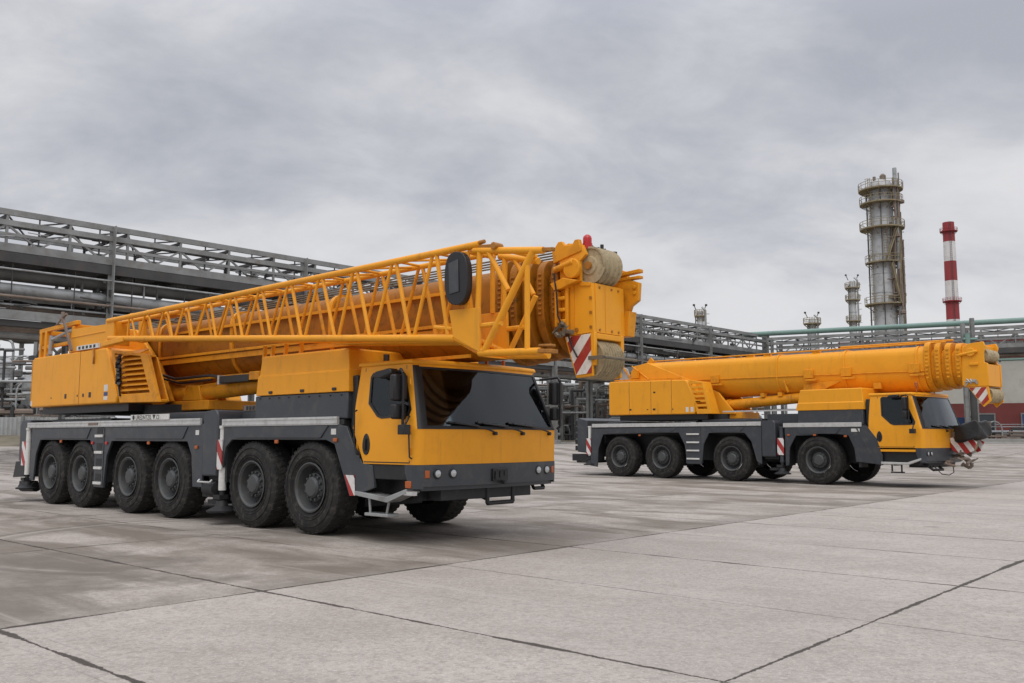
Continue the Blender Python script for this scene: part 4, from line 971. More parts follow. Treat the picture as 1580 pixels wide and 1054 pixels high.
b = MB(); b.box(1.22, 1.50, -.008, 0, 1.72, 1.82); b.build('white_sticker', WHITE, B)
b = MB(); b.prism([(-2.02, .88), (-1.49, .88), (-1.49, 2.04), (-1.56, 2.12), (-1.96, 2.12), (-2.02, 2.06)], 'y', -.03, WB + .03); b.build('outrigger_housing', GREY, B, bevel=.03)
b = MB(); b.prism([(-10.75, .95), (-10.2, .90), (-10.2, 2.24), (-10.65, 2.34), (-10.75, 2.30)], 'y', .05, WB - .05); b.build('outrigger_housing', GREY, B, bevel=.03)
b = MB()
for i in range(5): b.box(-11.02, -10.78, .2, WB - .2, 1.0 + i * .26, 1.2 + i * .26)
b.box(-10.95, -10.76, .4, WB - .4, .95, 2.3); b.build('tail_grille', BLACK, B, bevel=.02)
b = MB(); b.box(-11.1, -10.2, .1, .7, .58, .86); b.box(-10.95, -10.1, .2, 2.6, .50, .60); b.build('tail_bracket', BLACK, B, bevel=.02)
for yy in (0, WB):
    s = -1 if yy == 0 else 1
    outrigger(B, -1.30, 1.86, .30, yy - s * .06, 1.05, False); outrigger(B, -10.05, 1.95, .42, yy - s * .05, 1.0)
    ys = (-.04, -.015) if s < 0 else (WB + .015, WB + .04)
    b = MB(); b.box(-1.42, -1.18, *ys, .95, 1.52); b.build('striped_plate', STRIPE, B)
    b = MB(); b.box(-10.17, -9.94, *ys, .85, 1.50); b.build('striped_plate', STRIPE, B)
b = MB(); b.box(-.66, 1.62, .03, WB - .03, 1.95, 2.425); b.box(-2.1, -.66, .5, 2.4, 1.95, 2.35); b.build('engine_base', GREY, B, bevel=.02)
b = MB(); b.box(-3.9, -.68, .45, .55, 2.45, 2.50); b.build('handrail', ALU, B)
chamfer_cover(B, -.72, 1.66, 2.43, 3.12, 2.67, .015, WB - .015, .16)
b = MB(); b.box(1.68, 1.80, .1, WB - .1, 1.0, 2.75); b.build('cab_bulkhead', DGREY, B, bevel=.02)
win = [(2.25, 2.22), (2.25, 2.74), (2.32, 2.79), (3.06, 2.77), (3.14, 2.70), (3.30, 2.02), (3.26, 1.94), (2.62, 1.93), (2.52, 1.97)]
cabB, wpB = make_cab(B, 1.82, 3.50, 1.22, 1.80, 2.84, 2.94, WB, .14, .34, win, (2.12, 3.22), 1.05)
bpB = bumper(B, 3.26, 3.50, .76, 1.215, WB, wpB, (.20, .38, 2.4, 2.6), 1.05)
b = MB(); b.box(2.10, 3.24, .0, .06, 1.10, 1.17); b.build('sill', YEL, B, bevel=.01)
b = MB(); b.box(2.15, 3.3, .1, 2.8, .70, 1.1); b.build('front_well', BLACK, B)
b = MB(); b.prism([(2.16, .79), (2.97, .78), (3.40, .92), (3.40, .86), (3.0, .71), (2.16, .72)], 'y', -.03, .24); o = b.build('step_plate', ALU, B, bevel=.008)
b = MB(); b.tube((2.75, .1, .75), (2.75, .1, .46), .025); b.tube((2.45, .1, .75), (2.45, .1, .5), .025); b.box(2.42, 2.8, .06, .2, .45, .49); b.build('hanging_step', BLACK, o)
b = MB(); b.path([(3.22, -.02, 1.93), (3.24, -.12, 1.85), (3.24, -.15, 1.80)], .02, 6); b.box(3.16, 3.32, -.22, -.09, 1.66, 1.80); b.build('kerb_mirror', BLACK, cabB, bevel=.02)
b = MB(); b.prism([(2.45, 2.76), (2.5, 2.84), (2.8, 2.86), (2.82, 2.78)], 'y', -.10, .06); b.build('rain_visor', BLACK, cabB, bevel=.03)
mirror_pair(cabB, (3.10, .12, 2.80), -1, 1.0)
for x, y in ((3.2, .35), (2.9, 2.4)):
    b = MB(); b.tube((x, y, 2.94), (x, y, 3.2), .02); b.lathe([(.05, 0), (.05, .12), (.02, .15)], (x, y, 3.1), 'z', 12); b.build('roof_lamp', ORANGE, cabB)
b = MB(); b.path([(3.45, 2.2, .72), (3.55, 2.0, .45), (3.6, 1.5, .38), (3.58, 1.0, .42), (3.5, .6, .68)], .015, 6); b.path([(3.3, .6, .7), (3.5, .6, .55), (3.5, 1.3, .55), (3.3, 1.3, .7)], .04, 8)
b.build('tow_frame', BLACK, bpB)
# superstructure
b = MB(); b.lathe([(1.0, 0), (1.0, .15), (.92, .16), (.92, .40)], (-4.6, 1.49, 2.0), 'z', 32); b.build('slewing_ring', DGREY, B)
b = MB(); b.prism([(-8.96, 2.46), (-8.9, 2.42), (-4.82, 2.40), (-4.78, 2.5), (-4.92, 3.2), (-5.12, 3.60), (-5.22, 3.68), (-8.88, 3.76), (-8.96, 3.70)], 'y', .0, WB)
hb = b.build('superstructure_housing', YEL, B, bevel=.03, seg=3)
b = MB()
for x in (-7.9, -6.83, -5.85): b.box(x - .01, x + .01, -.004, .02, 2.45, 3.70)
b.build('panel_seam', YDARK, hb)
for x, z, r in ((-7.85, 2.62, .05), (-7.0, 2.61, .03), (-6.68, 2.61, .06), (-5.8, 2.6, .03), (-6.66, 3.26, .05)):
    b = MB(); b.box(x - r, x + r, -.006, .01, z - r * .6, z + r * .6); b.build('vent', BLACK, hb)
for x in (-5.2, -4.98):
    b = MB(); b.box(x, x + .12, -.004, 0, 2.48, 2.66); b.build('warning_label', WHITE, hb)
b = MB(); b.box(-8.6, -4.4, .25, 2.7, 2.2, 2.41); b.build('turntable_base', BLACK, B)
frame = [(-5.08, 3.67), (-4.45, 3.56), (-4.08, 2.40), (-4.72, 2.40)]
slots = []
for i in range(6):
    z = 2.58 + i * .17; t = (z - 2.40) / 1.2
    slots.append([(-4.62 - .36 * t, z), (-4.22 - .32 * t, z), (-4.24 - .32 * t, z + .085), (-4.66 - .36 * t, z + .085)])
b = MB(); b.prism(frame, 'y', .02, .09, slots); b.prism(frame, 'y', .5, .55); b.prism([(-4.47, 3.56), (-4.44, 3.56), (-4.07, 2.4), (-4.10, 2.4)], 'y', .09, .5)
b.build('louvre_wing', YEL, B, bevel=.008)
b = MB()
for y in (.80, 2.08): b.prism([(-8.75, 3.70), (-8.3, 4.40), (-7.6, 4.50), (-5.6, 3.75), (-4.3, 3.2), (-3.6, 2.40), (-8.4, 2.42)], 'y', y, y + .10)
b.box(-4.6, -3.4, .9, 2.1, 2.22, 2.46)
b.bar((-8.4, .78, 4.42), (-7.4, .78, 3.74), .04, .05)
b.build('slewing_frame', YEL, B, bevel=.02)
b = MB(); b.prism([(-9.05, 3.78), (-8.72, 4.35), (-8.60, 4.30), (-8.35, 3.78)], 'y', .70, .78); b.build('winch_guard', CORR, B)
b = MB(); b.bar((-8.75, .68, 4.36), (-8.28, .68, 3.76), .05, .05); b.bar((-8.9, .3, 3.82), (-5.6, .3, 3.76), .06, .06); b.box(-8.3, -8.0, .62, .78, 3.9, 4.2); b.prism([(-7.9, 4.42), (-7.6, 4.72), (-7.3, 4.44)], 'y', 1.0, 1.06); b.build('boom_foot_fitting', YEL2, B)
# boom
b = MB(); b.add(*boom_section(1.36, 3.08, 4.52, 1.49, -7.9, 3.27, 14, -.012)); bb = b.build('boom', YEL, B, angle=30)
b = MB()
for x in (-1.9, 0.6, 3.0):
    z = -.012 * (x + 7.9)
    b.add(*boom_section(1.41, 3.05 + z, 4.55 + z, 1.49, x, x + .07, 14))
b.build('boom_band', YEL, bb, bevel=.008)
b = MB()
b.bar((-6.4, .80, 3.72), (3.4, .80, 3.60), .03, .04)
for x in (-4.6, -.8, .55, 2.8):
    b.box(x, x + .35, .74, .82, 3.55, 3.85); b.box(x + .05, x + .5, .70, .80, 3.45, 3.52)
b.prism([(-.9, 3.06), (-.2, 3.12), (.5, 3.40), (.1, 3.42), (-.85, 3.36)], 'y', .84, .92); b.box(1.6, 1.85, .85, 1.0, 3.1, 3.3); b.bar((-1.6, .84, 3.5), (-1.45, .84, 3.1), .06, .06)
for x in (-3.2, -2.5, -.6): b.box(x, x + .25, 1.0, 1.2, 4.42, 4.52)
b.tube((-7.5, 1.0, 4.56), (3.9, 1.0, 4.47), .03, 6); b.tube((0.3, 1.3, 4.58), (4.0, 1.3, 4.54), .04, 6)
b.build('boom_fitting', YEL2, bb, bevel=.012)
for i in range(4):
    x = 3.62 + i * .30; g = i * .035; z = -.14
    b = MB(); b.add(*boom_section(1.46 - 2 * g, 2.96 + g, 4.60 - g + z + .06, 1.49, x, x + .17, 14)); b.add(*boom_section(1.22 - 2 * g, 3.06 + g, 4.42 - g + z, 1.49, x + .17, x + .30, 14))
    for k in range(8): b.box(x + .04, x + .13, 1.49 - .745 + g, 1.49 - .72 + g, 3.35 + k * .12, 3.41 + k * .12)
    o = b.build('boom_collar', YEL2, bb, bevel=.012, angle=30); o.location.x = -.33
b = MB()
sp = [(4.70, 3.12), (4.72, 4.22), (4.9, 4.36), (5.36, 4.40), (5.42, 4.25), (5.36, 4.05), (5.36, 3.78), (5.46, 3.74), (5.46, 3.06), (4.8, 3.06)]
b.prism(sp, 'y', .92, .99); b.prism(sp, 'y', 1.95, 2.02); b.box(5.36, 5.44, .99, 1.95, 3.06, 3.72); b.box(4.75, 5.4, .99, 1.95, 3.06, 3.14); b.box(4.72, 5.3, .99, 1.95, 4.15, 4.30)
b.box(4.95, 5.2, .86, .92, 3.7, 3.78); b.lathe([(.13, 0), (.13, .06), (.09, .08)], (5.0, .85, 4.1), 'y', 14); b.tube((4.6, .88, 4.02), (5.2, .88, 4.12), .05)
hdB = b.build('boom_head', YEL, bb, bevel=.015); hdB.location.x = -.36
b = MB(); pl = [(4.86, 3.05), (5.44, 3.05), (5.50, 2.62), (5.28, 2.44)]
b.prism(pl, 'y', .93, .98); b.prism(pl, 'y', 1.93, 1.98); b.bar((5.2, .95, 2.6), (5.2, 1.95, 2.6), .08, .08); b.build('lower_head_frame', YEL, hdB, bevel=.01)
b = MB(); b.prism([(4.90, 3.03), (5.38, 3.03), (5.44, 2.66), (5.27, 2.50)], 'y', .916, .928); b.build('striped_plate', STRIPE2, hdB)
sheaves(hdB, 'upper_sheave', (5.26, 1.49, 4.00), .20, 1.02, 1.92, 5); sheaves(hdB, 'lower_sheave', (5.32, 1.49, 2.80), .22, 1.02, 1.90, 6)
b = MB()
for i in range(10):
    p = Vector((5.0 + random.uniform(-.12, .12), .88 + random.uniform(-.05, .03), 3.22 + random.uniform(-.1, .1))); b.tube(p, p + Vector((random.uniform(-.12, .12), random.uniform(-.04, .02), random.uniform(-.1, .1))), random.uniform(.015, .035), 6)
b.build('sensor_cluster', PIPE_S, hdB)
b = MB(); b.tube((-4.3, 1.1, 2.72), (-.5, 1.1, 2.94), .18, 16); b.tube((-.5, 1.1, 2.94), (1.5, 1.1, 3.06), .11, 12); b.tube((-4.1, 1.1, 2.73), (-3.95, 1.1, 2.74), .21, 16); b.build('luffing_cylinder', YEL2, B)
b = MB()
for x in (-2.6, -1.9): b.box(x, x + .16, .9, 1.1, 2.98, 3.12)
b.build('boom_rest', YEL2, B)

# hook block lashed to the front of crane B under a black tarpaulin
hk = thing('hook_block', 'red and white striped hook block under a black cover on the rear crane front', 'hook block', tuple(B.matrix_basis @ Vector((3.9, 1.2, 1.1))), radians(-47))
b = MB(); b.warp = lambda x, y, z: (x + .05 * sin(9 * z + 7 * y), y + .05 * sin(8 * x + 3 * z), z + .04 * sin(6 * x + 8 * y))
b.gbox(.02, .75, .25, 1.35, .28, .80, 6, 8, 5)
cov = b.build('cover', TARP, hk, bevel=.06, seg=3)
cov.rotation_euler = (0, radians(-14), 0)
b = MB(); b.prism([(-.28, .42), (.10, .52), (.52, .30), (.40, .02), (.05, -.12), (-.25, .05)], 'y', .42, .48); b.prism([(-.28, .42), (.10, .52), (.52, .30), (.40, .02), (.05, -.12), (-.25, .05)], 'y', 1.0, 1.06)
b.build('cheek_plate', STRIPE, hk, bevel=.015)
b = MB(); b.lathe([(.24, -.22), (.24, -.16), (.2, -.1), (.24, -.04), (.24, .04), (.2, .1), (.24, .16), (.24, .22)], (.12, .74, .22), 'y', 20); b.build('sheave', SHEAVE, hk)
b = MB()
for i in range(16):
    p = Vector((random.uniform(-.35, .25), random.uniform(-.3, 1.0), random.uniform(-.42, .05))); b.tube(p, p + Vector((random.uniform(-.25, .25), random.uniform(-.4, .4), random.uniform(-.12, .12))), random.uniform(.02, .05), 7)
b.path([(-.5, .7, -.2), (-.1, .74, -.1), (.1, .74, -.3), (.25, .74, -.4), (.15, .74, -.5), (.0, .74, -.42)], .05, 8)
b.build('hook_and_shackles', PIPE_R, hk, bevel=.0)

# ================================================================== BACKGROUND: pipe racks
def ibeam(b, p, q, w, h):
    b.bar(p, q, w, .12 * h + .02); p = Vector(p); q = Vector(q)
def rack(name, label, org, rz, s0, s1, depth, cols, node, zt, levels, zbase, lower=True):
    r = thing(name, label, 'pipe rack', org, rz)
    b = MB()
    for d in (0, depth):
        b.bar((s0, d, zt - .15), (s1, d, zt - .15), .18, .30); 
    b.build('top_chord', STEEL, r, each=True)
    b = MB()
    for d in (0, depth): b.bar((s0, d, zt - .70), (s1, d, zt - .70), .22, .28)
    b.build('upper_beam', STEEL, r, each=True)
    b = MB()
    for d in (0, depth): b.bar((s0, d, zt - 1.95), (s1, d, zt - 1.95), .16, .42)
    b.build('bottom_chord', STEEL, r, each=True)
    b = MB()
    for d in (0, depth): b.bar((s0, d, zt - 2.45), (s1, d, zt - 2.45), .26, .50)
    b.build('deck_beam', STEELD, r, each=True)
    b = MB(); b.box(s0, s1, .3, depth - .3, zt - 2.35, zt - 2.25); b.build('deck', STEELD, r)
    b = MB(); b.bar((s0, -.02, zt - 1.28), (s1, -.02, zt - 1.28), .10, .16); b.bar((s0, depth, zt - 1.25), (s1, depth, zt - 1.25), .12, .24); b.build('middle_rail', STEEL, r, each=True)
    n = int((s1 - s0) / node)
    posts = MB(); br = MB(); far = MB(); cb_ = MB()
    for i in range(n + 1):
        x = s0 + i * node
        posts.bar((x, 0, zt - 2.0), (x, 0, zt), .12, .12); far.bar((x, depth, zt - 2.0), (x, depth, zt), .12, .12)
        cb_.bar((x, 0, zt - .35), (x, depth, zt - .35), .14, .16)
        far.bar((x, 0, zt - 2.5), (x, depth, zt - 2.5), .2, .3)
        if i < n:
            m = x + node / 2
            br.bar((x, 0, zt - .8), (m, 0, zt - 1.85), .10, .10); br.bar((m, 0, zt - 1.85), (x + node, 0, zt - .8), .10, .10)
            far.bar((x, depth, zt - .8), (m, depth, zt - 1.85), .1, .1); far.bar((m, depth, zt - 1.85), (x + node, depth, zt - .8), .1, .1)
            far.bar((x, depth, zt - .2), (x + node, 0, zt - .2), .07, .07); far.bar((x, 0, zt - .3), (x + node, depth, zt - .3), .07, .07)
            far.bar((x + node * .5, 0, zt - .7), (x + node * .5, 0, zt - .15), .06, .06)
            for q in range(1, 4): far.bar((x + node * q / 4, depth * .5, zt - 2.3), (x + node * q / 4, depth * .5, zt - 1.3), .05, .05)
            far.bar((m, .02, zt - 1.95), (m, .02, zt - .75), .07, .07); far.bar((m - .3, -.03, zt - 1.8), (m + .3, -.03, zt - 1.8), .03, .34); far.bar((x - .25, -.03, zt - .85), (x + .25, -.03, zt - .85), .03, .26)
            if lower:
                far.bar((x + .4, .1, zt - 2.6), (x + .4, .1, levels[-1]), .05, .05); far.bar((m, depth - .2, zt - 2.6), (m, depth - .2, levels[-1]), .12, .12)
                far.bar((x, .2, levels[-1]), (x, depth, levels[-1]), .16, .2); far.bar((x, .2, zt - 2.9), (m, depth, zt - 2.9), .1, .12)
    posts.build('truss_post', STEEL, r, each=True); br.build('diagonal_brace', STEEL, r, each=True); cb_.build('cross_beam', STEELD, r, each=True)
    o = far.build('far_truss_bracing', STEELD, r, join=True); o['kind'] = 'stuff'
    for c in cols:
        for d in (0, depth):
            b = MB()
            b.bar((c, d - .19, zbase - 1.2), (c, d - .19, zt - .02), .42, .05); b.bar((c, d + .19, zbase - 1.2), (c, d + .19, zt - .02), .42, .05); b.bar((c, d, zbase - 1.2), (c, d, zt - .02), .05, .36)
            b.box(c - .4, c + .4, d - .4, d + .4, zbase - 1.2, zbase + .35)
            b.build('column', STEEL, r)
        b = MB()
        for z in levels: b.bar((c, -.2, z), (c, depth + .2, z), .22, .34)
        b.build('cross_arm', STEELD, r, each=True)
    if lower:
        b = MB()
        for d in (-.05, depth + .05): b.bar((s0, d, levels[-1] - .05), (s1, d, levels[-1] - .05), .18, .46)
        b.build('lower_beam', STEEL, r, each=True)
        b = MB()
        for d in (.25, depth - .3): b.bar((s0, d, levels[-1] - .45), (s1, d, levels[-1] - .45), .5, .3)
        b.build('cable_tray', STEELD, r, each=True)
    return r
def pipeline(name, label, cat, org, rz, s0, s1, d, z, r, m, seg=6.1, bands=True, supports=None, kink=0):
    o = thing(name, label, cat, org, rz)
    b = MB(); b.tube((s0, d, z), (s1, d, z), r, 18); b.build('pipe_run', m, o)
    n = int((s1 - s0) / seg)
    if bands:
        b = MB()
        for i in range(n): x = s0 + (i + .3) * seg; b.tube((x, d, z), (x + .12, d, z), r * 1.05, 18)
        b.build('joint_band', m, o, each=True)
    if supports:
        b = MB()
        for i in range(n): x = s0 + (i + .3) * seg; b.box(x - .08, x + .08, d - r * .8, d + r * .8, z - r - supports, z - r * .6)
        b.build('pipe_shoe', STEELD, o, each=True)
    return o
R1 = (-25.79, 44.91, 0.0); RZ1 = radians(46.617)
rack('pipe_rack', 'long grey steel pipe rack running behind the cranes from the nearest end', R1, RZ1, -15.0, 79.5, 6.0, [-6.6, 5.7, 18.0, 30.3, 42.6, 54.9, 67.2, 79.3], 3.075, 13.05, (9.35, 8.45, 7.75), 1.0)
sup = [c for c in (5.7, 18.0)]
pipeline('pipe', 'fat dark lagged pipe hung just under the deck of the long rack', 'pipe', R1, RZ1, -15, 79, .9, 9.92, .36, PIPE_D, 6.15, True, .2)
pipeline('pipe', 'bright silver lagged pipe below the fat dark pipe of the long rack', 'pipe', R1, RZ1, -15, 79, .55, 9.06, .31, PIPE_S, 6.15, True, .3)
pipeline('pipe', 'thin rusty pipe along the front edge of the long rack', 'pipe', R1, RZ1, -15, 79, -.1, 8.63, .07, PIPE_R, 6.15, False, .1)
pipeline('pipe', 'dull grey pipe low in the middle of the long rack', 'pipe', R1, RZ1, -15, 79, 2.2, 8.15, .28, PIPE_D, 6.15, True, .2)
pipeline('pipe', 'silver pipe at the back of the lower level of the long rack', 'pipe', R1, RZ1, -15, 79, 4.2, 9.3, .34, PIPE_S, 6.15, True, .5)
pipeline('pipe', 'slim dark pipe on top of the lower beam of the long rack', 'pipe', R1, RZ1, -15, 79, 1.3, 8.2, .12, PIPE_R, 6.15, False, .2)
pipeline('pipe', 'grey pipe lying on the upper deck inside the truss', 'pipe', R1, RZ1, -15, 79, 2.4, 11.05, .20, PIPE_D, 6.15, True, .1)
pipeline('pipe', 'thin silver pipe along the handrail height of the long rack', 'pipe', R1, RZ1, -15, 79, 3.2, 11.55, .07, PIPE_S, 6.15, False, None)
pipeline('pipe', 'thin brown pipe lying beside the grey pipe on the upper deck', 'pipe', R1, RZ1, -15, 79, 1.1, 10.98, .09, PIPE_R, 6.15, False, .05)
pipeline('pipe', 'small silver tube just above the lower beam of the long rack', 'pipe', R1, RZ1, -15, 79, .1, 8.22, .06, PIPE_S, 3.07, False, .15)
pipeline('pipe', 'dark tube slung between the two silver pipes of the long rack', 'pipe', R1, RZ1, -15, 79, 3.3, 8.7, .16, STEELD, 6.15, True, .1)
pipeline('pipe', 'pale tube along the back edge of the upper deck of the long rack', 'pipe', R1, RZ1, -15, 79, 5.3, 11.2, .14, PIPE_S, 6.15, True, .1)
rn = random.Random(5)
for i, (lab, d_, z_, r_, m_) in enumerate((('rust streaked pipe on the upper deck of the long rack, next to its back truss', 4.4, 11.1, .13, PIPE_R), ('thin grey conduit just under the top beam of the long rack', .25, 12.2, .05, STEELD),
        ('thin silver conduit hung under the deck edge of the long rack', -.15, 10.0, .05, PIPE_S), ('brown pipe under the lower beam of the long rack', .9, 7.05, .13, PIPE_R), ('grey lagged pipe under the lower beam of the long rack, behind the brown one', 2.4, 6.95, .2, PIPE_S), ('dark pipe at the bottom of the long rack, near its back columns', 4.6, 7.1, .24, PIPE_D))):
    pipeline('pipe', lab, 'pipe', R1, RZ1, -15, 79, d_, z_, r_, m_, 6.15, r_ > .1, .12)
hg = thing('valve_cluster', 'small valves, hangers and branch pipes fixed all along the long rack', 'valves', R1, RZ1)
b = MB(); b2 = MB()
for i in range(260):
    s_ = rn.uniform(-12, 78); d_ = rn.uniform(-.2, 5.5); q = rn.random()
    t_ = b if rn.random() < .6 else b2
    if q < .4: z_ = rn.choice((8.3, 9.3, 10.1, 11.0)); t_.tube((s_, d_, z_), (s_, d_, z_ + rn.uniform(.4, 1.3)), rn.uniform(.03, .09), 6)
    elif q < .7: z_ = rn.uniform(7.4, 12); t_.tube((s_, -.1, z_), (s_ + rn.uniform(.5, 3), -.1, z_ + rn.uniform(-.2, .2)), rn.uniform(.02, .05), 5)
    elif q < .85: z_ = rn.choice((8.6, 9.6, 11.3)); t_.lathe([(.06, 0), (.2, .03), (.2, .12), (.06, .15)], (s_, d_, z_), rn.choice('xyz'), 10); t_.tube((s_, d_, z_ - .4), (s_, d_, z_ + .3), .05, 6)
    else: z_ = rn.uniform(10.9, 12.3); t_.box(s_, s_ + rn.uniform(.2, .7), d_, d_ + .3, z_, z_ + rn.uniform(.2, .5))
o = b.build('dark_fitting', STEELD, hg, join=True); o['kind'] = 'stuff'; o = b2.build('pale_fitting', PIPE_S, hg, join=True); o['kind'] = 'stuff'
R2 = (28.45, 100.54, 0.0); RZ2 = radians(-28.07)
rack('pipe_rack', 'shorter grey pipe rack crossing behind the rear crane under the green pipe', R2, RZ2, 0.0, 46.0, 4.5, [0.4, 9.8, 19.7, 34.0, 45.6], 3.0, 12.55, (9.9, 9.2), 1.25, False)
g = pipeline('pipe', 'long pale green pipe along the top of the shorter rack', 'pipe', R2, RZ2, -3.0, 48, .3, 13.05, .27, PIPE_G, 9.8, True, .3)
pipeline('pipe', 'rust brown pipe under the truss of the shorter rack', 'pipe', R2, RZ2, 0, 46, .4, 9.65, .16, PIPE_R, 9.8, False, .1)
pipeline('pipe', 'thin green pipe on the lower arm of the shorter rack', 'pipe', R2, RZ2, 0, 46, .2, 9.2, .14, PIPE_G, 9.8, False, .1)
def at(px, py, Y):
    """a point of the plant, from its bearing, height angle and distance"""
    return ((px - 790) * Y / 1405 / 1.0, Y, 1.54 + (675 - py) / 1405 * Y)
ob = thing('pipe_bridge_post', 'grey double post with valves carrying the green pipe beside the crane jib head', 'post', (42.6, 84.6, 1.25))
for dx in (-.45, .45):
    b = MB(); b.bar((dx, 0, -.3), (dx, 0, 10.9 + .5 * (dx > 0)), .32, .32); b.build('post', STEEL, ob)
b = MB()
for z in (2.2, 4.6, 7.0, 9.0, 10.7): b.bar((-.45, 0, z), (.45, 0, z), .14, .14)
b.build('rung', STEEL, ob, each=True)
b = MB(); b.tube((-.2, -.3, 8.4), (-.2, -.3, 9.9), .24, 14); b.tube((-.6, -.3, 9.4), (.7, -.3, 9.4), .12, 10); b.build('valve', PIPE_G, ob)
b = MB(); b.tube((.1, -.25, .2), (.1, -.25, 6.4), .30, 14); b.tube((.1, -.25, 5.4), (1.6, -.25, 5.4), .16, 10); b.build('down_pipe', STEELD, ob)

# ------------------------------------------------------------------ towers and chimney
def ring_platform(parent, z, r0, r1, a0, a1, rail=1.1, m=PLATF):
    n = max(6, int(abs(a1 - a0) / .3)); b = MB()
    A_ = [a0 + (a1 - a0) * i / n for i in range(n + 1)]
    vs = []
    for a in A_: vs += [(r0 * cos(a), r0 * sin(a), z), (r1 * cos(a), r1 * sin(a), z), (r1 * cos(a), r1 * sin(a), z + .22), (r0 * cos(a), r0 * sin(a), z + .22)]
    b.add(vs, [(4 * i + j, 4 * i + (j + 1) % 4, 4 * i + 4 + (j + 1) % 4, 4 * i + 4 + j) for i in range(n) for j in range(4)])
    for i in range(0, n + 1, 2):
        a = A_[i]; b.bar((r0 * cos(a), r0 * sin(a), z - .9), (r1 * .97 * cos(a), r1 * .97 * sin(a), z), .1, .1)
    o = b.build('platform', m, parent, join=True)
    b = MB()
    for a in A_: b.tube((r1 * cos(a), r1 * sin(a), z + .2), (r1 * cos(a), r1 * sin(a), z + rail + .2), .045, 5)
    for h in (rail + .2, rail * .6 + .2): b.path([(r1 * cos(a), r1 * sin(a), z + h) for a in A_], .045, 5)
    b.build('guard_rail', m, o, join=True)
    return o
def column_tower(name, label, loc, r, h, plats, shell_m=COLM, pipes=(), ladders=(), top=None, rings=3.2, lean=0):
    t = thing(name, label, 'tower', loc)
    b = MB(); b.lathe([(r, -1), (r, h - r * .5), (r * .85, h - r * .2), (r * .4, h), (.001, h + .05)], (0, 0, 0), 'z', 36, close=False); b.build('shell', shell_m, t)
    b = MB(); z = 2
    while z < h - r: b.lathe([(r + .0, z), (r + .05, z + .02), (r + .05, z + .16), (r, z + .18)], (0, 0, 0), 'z', 32, close=False); z += rings
    b.build('cladding_band', CORR, t, each=True)
    for (z, ro, a0, a1) in plats: ring_platform(t, z, r, ro, radians(a0), radians(a1))
    for (a, rr, rad, z0, z1, m) in pipes:
        b = MB(); a = radians(a); b.path([(rr * cos(a), rr * sin(a), z0), (rr * cos(a), rr * sin(a), z1)] if z1 > h else [(rr * cos(a), rr * sin(a), z0), (rr * cos(a), rr * sin(a), z1), ((rr - rad) * .5 * cos(a), (rr - rad) * .5 * sin(a), z1 + .6)], rad, 10); b.build('riser_pipe', m, t)
    for (a, rr, z0, z1) in ladders:
        b = MB(); a = radians(a); c = Vector((rr * cos(a), rr * sin(a), 0)); tg = Vector((-sin(a), cos(a), 0)) * .3
        for s in (-1, 1): b.tube(c + tg * s + Vector((0, 0, z0)), c + tg * s + Vector((0, 0, z1)), .05, 5)
        z = z0
        while z < z1:
            b.tube(c - tg + Vector((0, 0, z)), c + tg + Vector((0, 0, z)), .035, 4)
            if int(z * 2) % 3 == 0:
                o_ = Vector((cos(a), sin(a), 0))
                b.path([c - tg * 1.2 + Vector((0, 0, z)), c - tg * 1.1 + o_ * .6 + Vector((0, 0, z)), c + tg * 1.1 + o_ * .6 + Vector((0, 0, z)), c + tg * 1.2 + Vector((0, 0, z))], .03, 4)
            z += .45
        b.build('caged_ladder', PLATF, t, join=True)
    return t
YT = 150.0; k = YT / 1405
x0 = (1361 - 790) * k * 1.019
def zy(py): return 1.54 + (675 - py) * k - 0.3
tw = column_tower('distillation_column', 'tallest pale grey refinery column with rusty platforms and caged ladders', (x0, YT, .9), 17.5 * k, zy(268) - .9,
    [(zy(286) - .9, 33 * k, 100, 440), (zy(308) - .9, 32 * k, 130, 330), (zy(348) - .9, 33 * k, 120, 420), (zy(402) - .9, 27 * k, 150, 410), (zy(468) - .9, 30 * k, 130, 420)], 
    pipes=[(-35, 23 * k, 1.1 * k, -1, zy(420), PIPE_S), (-42, 27 * k, .8 * k, -1, zy(300), PLATF), (10, 27 * k, 1.8 * k, -1, zy(395), PIPE_S), (-60, 30 * k, .7 * k, zy(470), zy(380), PLATF), (-115, 19 * k, .7 * k, -1, zy(290), PIPE_D), (-50, 24 * k, 3.2 * k, -1, zy(262), PIPE_S), (-20, 27 * k, 1.6 * k, -1, zy(330), PIPE_R), (-8, 29 * k, 1.4 * k, -1, zy(375), PIPE_D), (175, 22 * k, 1.2 * k, -1, zy(300), PIPE_D), (-70, 20 * k, 1.6 * k, zy(470), zy(350), PIPE_R)],
    ladders=[(195, 21 * k, zy(500), zy(275)), (-25, 25 * k, zy(468), zy(348)), (-100, 20 * k, zy(402), zy(352))])
b = MB(); b.lathe([(.5, 0), (.5, 1.1), (.25, 1.4)], (.3, -.4, zy(272) - .9), 'z', 14); b.tube((-.9, .2, zy(275) - 1), (-.9, .2, zy(262) - .9), .25, 10); b.build('top_valve', PIPE_R, tw)
b = MB()
for i in range(5): b.prism([(-1.6 + .2 * i, 0), (-.4 + .2 * i, 0), (.4 + .2 * i, 3.2), (.1 + .2 * i, 3.2)], 'y', -17.6 * k - .5 - .05 * i, -17.6 * k - .45 - .05 * i) if i == 0 else None
bst = MB()
for za, zb2, xa, xb in ((zy(402) - .9, zy(352) - .9, -.6, 1.3), (zy(468) - .9, zy(405) - .9, 1.5, .2)):
    bst.bar((xa, -18.5 * k - .6, za), (xb, -18.5 * k - .6, zb2), .9, .14); bst.bar((xa, -18.5 * k - 1.0, za + 1), (xb, -18.5 * k - 1.0, zb2 + 1), .06, .06)
bst.build('stair_flight', PLATF, tw, each=True)
rn = random.Random(21); b = MB()
